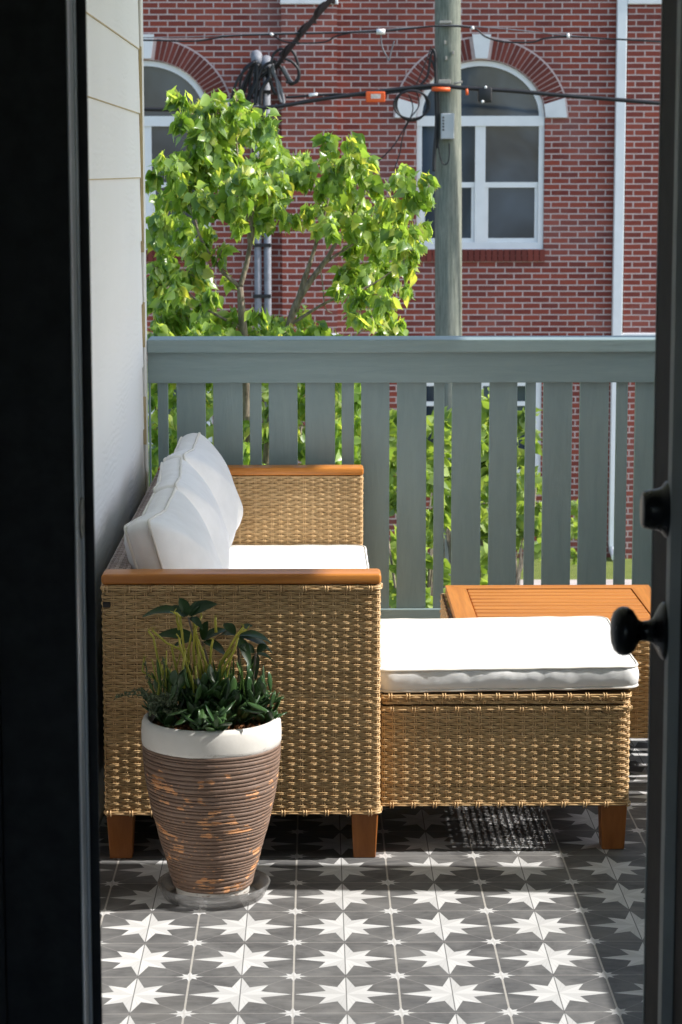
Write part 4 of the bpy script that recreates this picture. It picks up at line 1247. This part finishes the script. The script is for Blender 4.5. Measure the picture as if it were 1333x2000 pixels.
# conduit risers
for (px, ztop_, rr_) in ((504, 118, .042), (523, 128, .042)):
    p = pt(px, 300, BY - .09); zt_ = pt(px, ztop_, BY - .09).z
    mb = MB(); mb.tube([(p.x, BY - .09, GZ), (p.x, BY - .09, 0), (p.x, BY - .09, zt_)], rr_, 14)
    cd = mb.build('electric_conduit', M['pipe'], bd, True)
    mb = MB()
    hx, hz = p.x, zt_
    mb.tube([(hx, BY - .09, hz - .09), (hx, BY - .10, hz - .02), (hx, BY - .12, hz + .035), (hx, BY - .18, hz + .05), (hx, BY - .235, hz + .01), (hx, BY - .25, hz - .05)], [.052, .062, .066, .064, .06, .055], 12)
    mb.build('weatherhead', M['pipe'], cd, True)
for py in (180, 478, 577):
    mb = MB()
    z_ = pt(515, py, BY).z; x0 = pt(496, py, BY).x; x1 = pt(531, py, BY).x
    mb.box(x0, x1, BY - .142, BY - .002, z_ - .02, z_ + .02, .004)
    mb.build('conduit_strap', M['cable'], bd)

# ================================================================== UTILITY POLE AND CABLES
PY = 24.2
up = empty('utility_pole', (1.36, PY, GZ), 'weathered green grey wooden utility pole standing before the brick building', 'utility pole')
pa, pb = pt(876.5, 0, PY), pt(877, 650, PY)
def pole_x(z): return pb.x + (pa.x - pb.x) * (z - pb.z) / (pa.z - pb.z)
mb = MB(); zsx = np.linspace(GZ - .3, 9, 40)
V = []; sg = 28
for i, z in enumerate(zsx):
    r = .139 - .0022 * (z - 0)
    for k in range(sg):
        a = 2*math.pi*k/sg; d = .004*noise.noise(Vector((math.cos(a)*2, math.sin(a)*2, z*.5)))
        V.append((pole_x(z) + (r + d)*math.cos(a), PY + (r + d)*math.sin(a), z))
mb.add(V, [(i*sg+k, i*sg+(k+1) % sg, (i+1)*sg+(k+1) % sg, (i+1)*sg+k) for i in range(39) for k in range(sg)])
mb.build('shaft', M['pole'], up, True)
PF = PY - .15
a, b = pt(862, 272, PF), pt(888, 222, PF)
mb = MB(); mb.box(a.x, b.x, PF - .09, PF + .02, a.z, b.z, .008); bxg = mb.build('utility_box', M['boxgrey'], up, angle=22)
mb = MB()
for j, py in enumerate((230, 236, 242, 248, 254)):
    c_ = pt(866.5, py, PF); mb.box(c_.x - .009, c_.x + .009, PF - .0925, PF - .0903, c_.z - .010, c_.z + .008)
mb.build('box_marking', M['darkmark'], bxg)
mb = MB()
for (px, py, w_, h_) in ((872, 44, 24, 5), (870, 160, 24, 8)):
    mb = MB(); c_ = pt(px, py, PF); mb.box(c_.x - w_*.0026, c_.x + w_*.0026, PF - .03, PF + .06, c_.z - h_*.0026, c_.z + h_*.0026, .004); mb.build('bolt_plate', M['plate'], up)
for (px, py) in ((871, 83), (887, 103), (873, 114)):
    mb = MB(); c_ = pt(px, py, PF); mb.box(c_.x - .010, c_.x + .010, PF - .006, PF + .02, c_.z - .018, c_.z + .018, .003); mb.build('pole_tag', M['plate'], up)
c_ = pt(902, 160, PF); mb = MB(); mb.tube([pt(888, 164, PF) , pt(905, 160, PF)], .010, 8)
mb.build('bolt', M['plate'], up, True)

def smooth_path(P, n=8):
    out = []
    for i in range(len(P) - 1):
        p0 = P[max(i-1, 0)]; p1 = P[i]; p2 = P[i+1]; p3 = P[min(i+2, len(P)-1)]
        for k in range(n):
            t = k / n
            out.append(.5*((2*p1) + (p2 - p0)*t + (2*p0 - 5*p1 + 4*p2 - p3)*t*t + (3*p1 - p0 - 3*p2 + p3)*t**3))
    out.append(P[-1]); return out
def cable(name, px, r, mat, label, Y=PF - .05, cat='cable', sub=None):
    o = empty(name, pt(px[0][0], px[0][1], Y), label, cat)
    mb = MB(); mb.tube(smooth_path([pt(q[0], q[1], q[2] if len(q) > 2 else Y) for q in px]), r, 8); mb.build('sheath', M[mat], o, True)
    return o
YC = PF - .035
c1 = cable('overhead_cable', [(100, 205, YC), (300, 213, YC), (450, 213, YC), (540, 208, YC), (620, 195, YC), (700, 184, YC), (790, 173, YC), (858, 167, YC), (905, 172, YC), (1000, 178, YC), (1100, 187, YC), (1200, 195, YC), (1300, 203, YC), (1500, 214, YC)], .021, 'cable', 'thick black overhead cable crossing the pole and the arched window')
mb = MB(); mb.tube(smooth_path([pt(a, b, YC) for a, b in ((560, 190), (620, 186), (665, 184), (720, 186), (790, 178), (850, 172))]), .012, 8); mb.build('messenger_wire', M['cable'], c1, True)
mb = MB(); mb.tube([pt(605, 186, YC), pt(622, 184, YC)], .018, 8); mb.build('splice', M['wire_white'], c1, True)
a, b = pt(716, 200, YC), pt(754, 179, YC)
mb = MB(); mb.box(a.x, b.x, YC - .05, YC - .03, a.z, b.z, .012); tg = mb.build('orange_tag', M['orange'], c1, angle=22)
a, b = pt(726, 193, YC), pt(745, 184, YC); mb = MB(); mb.box(a.x, b.x, YC - .053, YC - .0505, a.z, b.z); mb.build('tag_label', M['label'], tg)
mb = MB(); mb.tube([pt(845, 174, YC - .03), pt(881, 175, YC - .03)], .022, 10); mb.build('orange_sleeve', M['orange'], c1, True)
mb = MB(); mb.tube([pt(913, 174, YC - .02), pt(914, 186, YC - .02)], .014, 8); mb.build('orange_tie', M['orange'], c1, True)
a, b = pt(935, 201, YC), pt(962, 171, YC); mb = MB(); mb.box(a.x, b.x, YC - .07, YC + .03, a.z, b.z, .02, 3); mb.build('splice_case', M['cable'], c1, angle=22)
mb = MB(); q = pt(944, 199, YC - .075); mb.tube([q, q + Vector((0, -.012, 0))], .015, 10); q = pt(950, 171, YC - .05); mb.tube([q, q + Vector((0, -.03, 0))], .014, 10); mb.build('case_bolt', M['wire_white'], c1, True)
cl = empty('cable_coil', pt(806, 205, YC), 'loop of black slack cable hanging to the left of the pole', 'cable')
mb = MB()
for j in range(4):
    ph = j*.5; rx, rz_ = 30 + 1.6*j, 31 - 1.2*j
    mb.tube([pt(806 + rx*math.cos(2*math.pi*k/40 + ph), 205 + rz_*math.sin(2*math.pi*k/40 + ph), YC - .01*j) for k in range(41)], .0105, 8)
mb.build('coil', M['cable'], cl, True)
mb = MB()
for pts_ in (((812, 172), (820, 205), (800, 235), (770, 285), (735, 320)), ((800, 185), (808, 215), (790, 260), (782, 300), (772, 330)), ((845, 90), (830, 130), (815, 165))):
    mb.tube(smooth_path([pt(a, b, YC) for a, b in pts_]), .006, 6)
mb.build('tail_wire', M['cable'], cl, True)
c2 = cable('upper_wire', [(100, 80, YC), (285, 78, YC), (380, 80, YC), (450, 70, YC), (530, 67, YC), (620, 65, YC), (700, 63, YC), (745, 62, YC), (800, 56, YC), (862, 51, YC), (925, 55, YC), (950, 72, YC), (985, 82, YC), (1040, 83, YC), (1065, 76, YC), (1112, 72, YC), (1200, 77, YC), (1300, 82, YC), (1500, 90, YC)], .009, 'cable', 'thin dark upper wire strung above the arched windows')
mb = MB(); mb.tube(smooth_path([pt(a, b, YC) for a, b in ((100, 74), (350, 72), (532, 65), (700, 61), (862, 50), (925, 52), (1020, 60), (1112, 70), (1300, 84))]), .005, 6); mb.build('strand', M['wire'], c2, True)
mb = MB(); mb.tube(smooth_path([pt(a, b, YC) for a, b in ((532, 66), (552, 79), (580, 84), (635, 82), (660, 70), (700, 62))]), .008, 6); mb.build('lashing', M['cable'], c2, True)
mb = MB(); mb.tube([pt(737, 62, YC - .02), pt(754, 62, YC - .02)], .028, 10); mb.build('insulator', M['wire_white'], c2, True); mb = MB(); mb.tube([pt(1111, 66, YC - .02), pt(1112, 75, YC - .02)], .014, 8); mb.tube([pt(924, 52, YC - .02), pt(926, 58, YC - .02)], .014, 8); mb.tube([pt(530, 65, YC - .01), pt(535, 69, YC - .01)], .014, 8)
mb.build('insulator', M['wire_white'], c2, True)
mb = MB(); mb.tube(smooth_path([pt(a, b, YC) for a, b in ((746, 66), (748, 90), (756, 108), (762, 118), (766, 100), (772, 80))]), .007, 6); mb.build('drop_loop', M['wire'], c2, True)
rz_ = empty('pole_riser_cables', pt(853, 250, PF), 'bunch of black cables running down the left side of the pole', 'cable')
for pts_, r_ in ((((846, 95), (852, 110), (853, 170), (854, 240), (850, 300), (849, 335)), .017), (((838, 115), (848, 125), (857, 180), (858, 260), (856, 290)), .011), (((856, 275), (862, 310), (870, 322), (878, 312), (879, 280)), .006), (((845, 100), (840, 130), (836, 150), (820, 170)), .012)):
    mb = MB(); mb.tube(smooth_path([pt(a, b, PF - .02) for a, b in pts_]), r_, 8); mb.build('cable_run', M['cable'], rz_, True)
# service drop to the weatherheads
YW = BY - .3
s1 = cable('service_drop', [(524, 152, YW), (545, 125, YW), (575, 85, 25.0), (612, 40, 23.0), (652, -5, 21.0), (720, -80, 17.5), (850, -220, 13.0), (1500, -900, 10.0), (3600, -3000, 8.5)], .028, 'cable', 'heavy twisted service cable rising to the right from the building weatherheads')
mb = MB()
P0 = smooth_path([pt(*q) for q in ((524, 152, YW), (545, 125, YW), (575, 85, 25.0), (612, 40, 23.0), (652, -5, 21.0), (720, -80, 17.5))], 10)
mb.tube([p + Vector((.04*math.sin(i*.7), 0, .04*math.cos(i*.7))) for i, p in enumerate(P0)], .013, 6); mb.build('twisted_strand', M['cable'], s1, True)
dl = empty('drip_loops', pt(520, 150, YW), 'tangle of black drip loop wires hanging round the conduit weatherheads', 'cable')
rq = random.Random(5)
loops_ = [((500, 118), (486, 150), (476, 185), (480, 200), (500, 160), (540, 130)), ((500, 120), (492, 150), (487, 180), (500, 190), (525, 150), (545, 125)), ((502, 118), (480, 135), (470, 170), (478, 195)), ((530, 130), (548, 165), (556, 195), (550, 210), (538, 205)), ((545, 120), (560, 150), (572, 165), (584, 150), (584, 120), (575, 100), (560, 95), (548, 108)), ((535, 125), (540, 160), (545, 185), (552, 200)), ((525, 130), (530, 160), (538, 182), (542, 180)), ((497, 122), (478, 160), (466, 200)), ((500, 118), (498, 165), (488, 200)), ((555, 130), (566, 150), (574, 162)), ((520, 135), (512, 138), (498, 140))]
loops_ += [((498, 120), (470, 150), (455, 190), (450, 215)), ((505, 125), (505, 165), (500, 205)), ((540, 118), (520, 128), (505, 150), (495, 185)), ((548, 112), (570, 120), (588, 140), (580, 160), (560, 160)), ((530, 150), (515, 175), (512, 205)), ((560, 100), (550, 95), (538, 105), (530, 125))]
for j, lp in enumerate(loops_):
    mb = MB(); mb.tube(smooth_path([pt(a + rq.uniform(-2, 2), b, YW - .02*j*.3) for a, b in lp]), .016 if j % 3 else .021, 6)
    mb.build('wire_loop', M['cable'] if j not in (5, 9, 3) else M['wire'], dl, True)

# ================================================================== TREES AND SHRUBS
_h = [(.20, .05, .02), (.36, .20, .06), (.38, .40, .07), (.27, .60, .05), (.12, .80, .01), (.045, .92, -.02)]
_m = [(0, 0, 0), (0, .20, -.01), (0, .40, -.02), (0, .60, -.02), (0, .80, -.03)]
LEAF = np.array(_m + [(0, 1.06, -.07)] + _h + [(-a, b, c) for a, b, c in _h] + [(-.010, -.40, .03), (.010, -.40, .03)])
LEAFF = [(0, 6, 7, 1), (1, 7, 8, 2), (2, 8, 9, 3), (3, 9, 10, 4), (4, 10, 11, 5), (0, 1, 13, 12), (1, 2, 14, 13), (2, 3, 15, 14), (3, 4, 16, 15), (4, 5, 17, 16), (18, 19, 6, 0)]
def add_leaves(mb, centers, dirs, sizes, r):
    for c, d, s in zip(centers, dirs, sizes):
        d = d.normalized(); side = d.cross(Vector((r.gauss(0, 1), r.gauss(0, 1), r.gauss(0, .6)))).normalized(); n = side.cross(d)
        wfac = r.uniform(.85, 1.1); bend = r.uniform(-.45, .1)
        V = [(c + d*(p[1]*s) + side*(p[0]*s*wfac) + n*((p[2] + bend*p[1]**2)*s))[:] for p in LEAF]
        mb.add(V, LEAFF)

def foliage(clusters, Y, size, dens, r, depth=2.2, droop=.8, out=.6, ctr=None):
    mb = MB(); tw = MB()
    for cl_ in clusters:
        px, py, rad = cl_[:3]; dn = cl_[3] if len(cl_) > 3 else 1.0
        c = pt(px, py, Y + r.uniform(-.5, .5)*.8)
        Rm = rad * Y / F_PX
        n = int(dens * dn * rad * rad)
        nt = max(3, n // 9)
        for k in range(nt):
            u = Vector((r.gauss(0, 1), r.gauss(0, 1.0), r.gauss(.1, .9))).normalized()
            e = c + Vector((u.x*Rm*.75, u.y*Rm*depth*.7, u.z*Rm*.75)) * r.uniform(.35, 1.0)
            b = c + (e - c) * .1 - Vector((0, 0, Rm*.15))
            if k % 2 == 0: tw.tube([b, (b + e)/2 + Vector((0, 0, .01)), e], [.0035, .0026, .0014], 4)
            m = max(1, n // nt)
            C, D, S = [], [], []
            for j in range(m):
                t = r.uniform(.35, 1.1)
                p = b.lerp(e, t) + Vector((r.gauss(0, 1), r.gauss(0, 1), r.gauss(0, 1))) * Rm * .16
                d = u*out + Vector((r.gauss(0, .45), r.gauss(0, .45), -droop + r.gauss(0, .4)))
                C.append(p); D.append(d); S.append(size * (r.uniform(.42, .8) if r.random() < .35 else r.uniform(.8, 1.2)))
            add_leaves(mb, C, D, S, r)
    return mb, tw

TY = 10.3
rt = random.Random(77)
crown = [(305, 470, 26), (325, 465, 30), (300, 545, 28), (330, 530, 34), (365, 530, 34), (300, 600, 30), (335, 590, 34), (395, 570, 30), (420, 580, 28), (300, 650, 30), (360, 660, 36), (410, 655, 32), (455, 630, 26), (540, 655, 34), (600, 660, 30), (640, 655, 22), (300, 345, 22), (440, 310, 44), (400, 345, 40), (470, 385, 38), (665, 420, 36), (720, 440, 36), (512, 235, 28), (530, 265, 30), (515, 310, 34), (548, 320, 30), (510, 370, 34), (538, 375, 28), (490, 215, 22), (352, 195, 28), (385, 215, 36), (358, 232, 25), (425, 215, 42), (462, 195, 24), (470, 230, 44), (405, 262, 50), (455, 275, 48), (505, 262, 42), (540, 290, 38), (575, 318, 30), (380, 305, 38), (320, 308, 24), (342, 330, 36), (425, 330, 52), (480, 340, 52), (530, 345, 44), (575, 345, 36), (605, 305, 26), (600, 340, 28),
         (350, 380, 46), (400, 395, 48), (450, 405, 40, .8), (500, 395, 46), (545, 400, 30, .8), (320, 385, 28), (315, 430, 34), (360, 445, 42), (410, 450, 34, .8), (525, 425, 30, .7), (470, 440, 26, .6), (570, 425, 24, .7), (330, 500, 32), (305, 520, 22), (385, 490, 34), (430, 495, 26, .8), (395, 535, 36), (340, 555, 38), (305, 570, 26), (440, 545, 20, .6), (500, 450, 22, .7),
         (310, 620, 34), (355, 610, 40), (400, 600, 32), (380, 645, 38), (330, 650, 30), (425, 630, 26), (470, 620, 24, .8), (505, 610, 26, .8), (545, 625, 34), (590, 618, 30), (620, 640, 26), (565, 650, 32), (500, 650, 30), (445, 655, 24),
         (650, 285, 30), (682, 270, 28), (690, 305, 38), (645, 325, 34), (670, 350, 42), (715, 330, 32), (725, 360, 30), (630, 370, 28), (700, 390, 46), (650, 405, 38), (610, 410, 28), (745, 400, 36), (790, 340, 30), (825, 345, 24), (805, 370, 36), (780, 400, 40), (825, 395, 26), (840, 360, 14), (640, 440, 32), (690, 440, 42), (735, 445, 40), (785, 450, 42), (825, 440, 26), (700, 485, 38), (745, 490, 42), (790, 495, 36), (820, 480, 20), (680, 530, 34), (725, 530, 38), (770, 535, 38), (805, 520, 24), (665, 565, 24), (700, 575, 34), (750, 580, 34), (790, 565, 22), (725, 615, 30), (765, 620, 28), (700, 625, 22), (745, 650, 30), (790, 640, 22)]
below = []
rr_ = random.Random(4)
y_ = 690
while y_ < 1210:
    x_ = 268
    while x_ < 745:
        if rr_.random() < .93: below.append((x_ + rr_.uniform(-12, 12), y_ + rr_.uniform(-12, 12), rr_.uniform(30, 44), rr_.uniform(.6, 1.0)))
        x_ += 44
    y_ += 46
tr = empty('tallow_tree', (pt(470, 700, TY).x, TY, GZ), 'leafy light green tallow tree standing just outside the railing', 'tree')
fm, tw = foliage(crown + below, TY, .060, .044, rt, droop=1.0, out=.55)
base_ = Vector((pt(520, 700, TY).x, TY + .05, GZ))
def limb(pts_, r0, r1, Y=TY):
    P = smooth_path([p if isinstance(p, Vector) else pt(p[0], p[1], Y + (p[2] if len(p) > 2 else 0)) for p in pts_], 5)
    tw.tube(P, [r0 + (r1 - r0)*i/(len(P)-1) for i in range(len(P))], 8)
limb([base_, base_ + Vector((.0, 0, 1.2)), (480, 1000), (482, 760), (474, 620), (470, 560)], .04, .0125)
limb([(470, 560), (483, 515), (488, 485), (495, 440), (470, 380), (465, 300), (460, 220)], .0125, .003)
limb([(470, 560), (440, 535), (425, 515), (395, 470), (375, 400), (365, 320), (372, 220)], .010, .003)
limb([(488, 485), (478, 400), (440, 395)], .006, .003); limb([(485, 500), (500, 400), (540, 340)], .006, .002)
limb([base_ + Vector((.03, 0, .6)), (520, 1000), (545, 760), (570, 620), (600, 560), (640, 505), (655, 478), (690, 420), (720, 350), (690, 280)], .023, .001)
limb([(578, 608), (596, 545), (603, 525), (618, 478), (640, 400), (655, 330)], .015, .003)
limb([(628, 520), (655, 500), (700, 470), (780, 400), (815, 350)], .007, .002); limb([(627, 525), (632, 560), (636, 600), (650, 612)], .003, .002)
limb([(560, 640), (640, 590), (720, 560), (780, 520)], .008, .002); limb([(474, 640), (400, 600), (340, 540)], .008, .002); limb([(480, 700), (380, 690), (310, 640)], .007, .002)
limb([(545, 760), (640, 690), (750, 620)], .007, .002)
fm.build('crown', M['tallow'], tr, True)
tw.build('trunk', M['bark'], tr, True)

def shrub(label, clusters, Y, size, dens, seed, mat='bush', basepx=None):
    r = random.Random(seed)
    px = sum(c[0] for c in clusters)/len(clusters)
    o = empty('shrub', (pt(px, 1000, Y).x, Y, GZ), label, 'shrub')
    f, t = foliage(clusters, Y, size, dens, r, 1.6, .3, .8)
    b = Vector((pt(px, 1000, Y).x, Y, GZ))
    for c in clusters[::2]:
        e = pt(c[0], c[1], Y); t.tube([b + Vector((r.uniform(-.1, .1), 0, 0)), b.lerp(e, .5) + Vector((r.uniform(-.1, .1), 0, .2)), e], [.02, .012, .004], 6)
    f.build('foliage', M[mat], o, True); t.build('stem', M['bark'], o, True)
rs2 = random.Random(9)
def col_cl(x0, x1, y0, y1, step=34, rad=(20, 32), keep=.9):
    out = []; y = y0
    while y <= y1:
        x = x0
        while x <= x1:
            if rs2.random() < keep: out.append((x + rs2.uniform(-8, 8), y + rs2.uniform(-8, 8), rs2.uniform(*rad), rs2.uniform(.7, 1)))
            x += step
        y += step
    return out
shrub('bright green leafy shrub behind the railing to the left of the pole', col_cl(745, 800, 830, 990, 30, (20, 30), 1) + col_cl(750, 800, 1070, 1190, 34, (18, 28), .8) + col_cl(825, 858, 830, 1060, 28, (18, 26), 1) + col_cl(825, 858, 1110, 1190, 28, (18, 26), 1), 12.5, .085, .05, 31)
shrub('broad bright shrub filling the gaps of the railing behind the sofa', col_cl(285, 735, 730, 1190, 52, (34, 46), .9), 15.5, .085, .03, 35)
shrub('yellow green leafy shrub growing at the foot of the utility pole', col_cl(860, 900, 820, 1010, 28, (18, 26), 1) + col_cl(930, 965, 790, 1170, 32, (18, 28), .9) + col_cl(862, 890, 1090, 1190, 34, (15, 22), .8), 13.5, .095, .05, 32)
shrub('tall green shrub in front of the street level window', col_cl(1000, 1065, 940, 1090, 26, (16, 24), 1) + col_cl(1000, 1024, 800, 900, 24, (14, 20), 1) + col_cl(930, 962, 785, 1150, 26, (15, 22), .95), 18.0, .11, .055, 33)
shrub('low rounded shrub on the grass below the brick wall', col_cl(1100, 1128, 1000, 1085, 26, (13, 19), 1), 20.5, .11, .055, 34)

# ================================================================== LIGHT, WORLD, CAMERA
w = bpy.data.worlds.new('World'); sc.world = w; w.use_nodes = True
nt = w.node_tree; nt.nodes.clear()
sky = nt.nodes.new('ShaderNodeTexSky'); sky.sky_type = 'NISHITA'; sky.sun_disc = False
sky.sun_elevation = SUN_EL; sky.sun_rotation = R(90) - SUN_AZ; sky.altitude = 0; sky.air_density = 1.0; sky.dust_density = 1.2; sky.ozone_density = 1.0
bg = nt.nodes.new('ShaderNodeBackground'); bg.inputs[1].default_value = .15
wo = nt.nodes.new('ShaderNodeOutputWorld')
nt.links.new(sky.outputs[0], bg.inputs[0]); nt.links.new(bg.outputs[0], wo.inputs[0])
sl = bpy.data.lights.new('sun', 'SUN'); sl.energy = 3.45; sl.angle = R(.55); sl.color = (1, .96, .905)
so = bpy.data.objects.new('sun', sl); col.objects.link(so)
S = Vector((math.cos(SUN_EL)*math.cos(SUN_AZ), math.cos(SUN_EL)*math.sin(SUN_AZ), math.sin(SUN_EL)))
so.rotation_euler = S.to_track_quat('Z', 'Y').to_euler(); so.location = (6, 0, 8)

cd = bpy.data.cameras.new('camera'); cam = bpy.data.objects.new('camera', cd); col.objects.link(cam)
cd.sensor_fit = 'VERTICAL'; cd.sensor_height = 36; cd.lens = F_PX * 36 / 2000
cd.clip_start = .05; cd.clip_end = 500
cam.location = (0, 0, EYE)
fwd = Vector((_sy*_cp, _cy*_cp, -_sp)); right = Vector((_cy, -_sy, 0)); upv = right.cross(fwd)
r2 = right*math.cos(ROLL) + upv*math.sin(ROLL)*-1; u2 = r2.cross(fwd)
mat = Matrix((r2, u2, -fwd)).transposed()
cam.rotation_euler = mat.to_euler()
cd.dof.use_dof = True; cd.dof.focus_distance = 5.8; cd.dof.aperture_fstop = 16
sc.camera = cam
sc.render.engine = 'CYCLES'
sc.cycles.film_exposure = 2.1
sc.cycles.use_denoising = True
try: sc.cycles.denoiser = 'OPENIMAGEDENOISE'
except Exception: pass
sc.cycles.max_bounces = 10; sc.cycles.diffuse_bounces = 5; sc.cycles.transparent_max_bounces = 12
sc.cycles.sample_clamp_indirect = 8
sc.view_settings.view_transform = 'Standard'; sc.view_settings.look = 'None'; sc.view_settings.exposure = 0; sc.view_settings.gamma = 1
sc.render.resolution_x, sc.render.resolution_y = 682, 1024
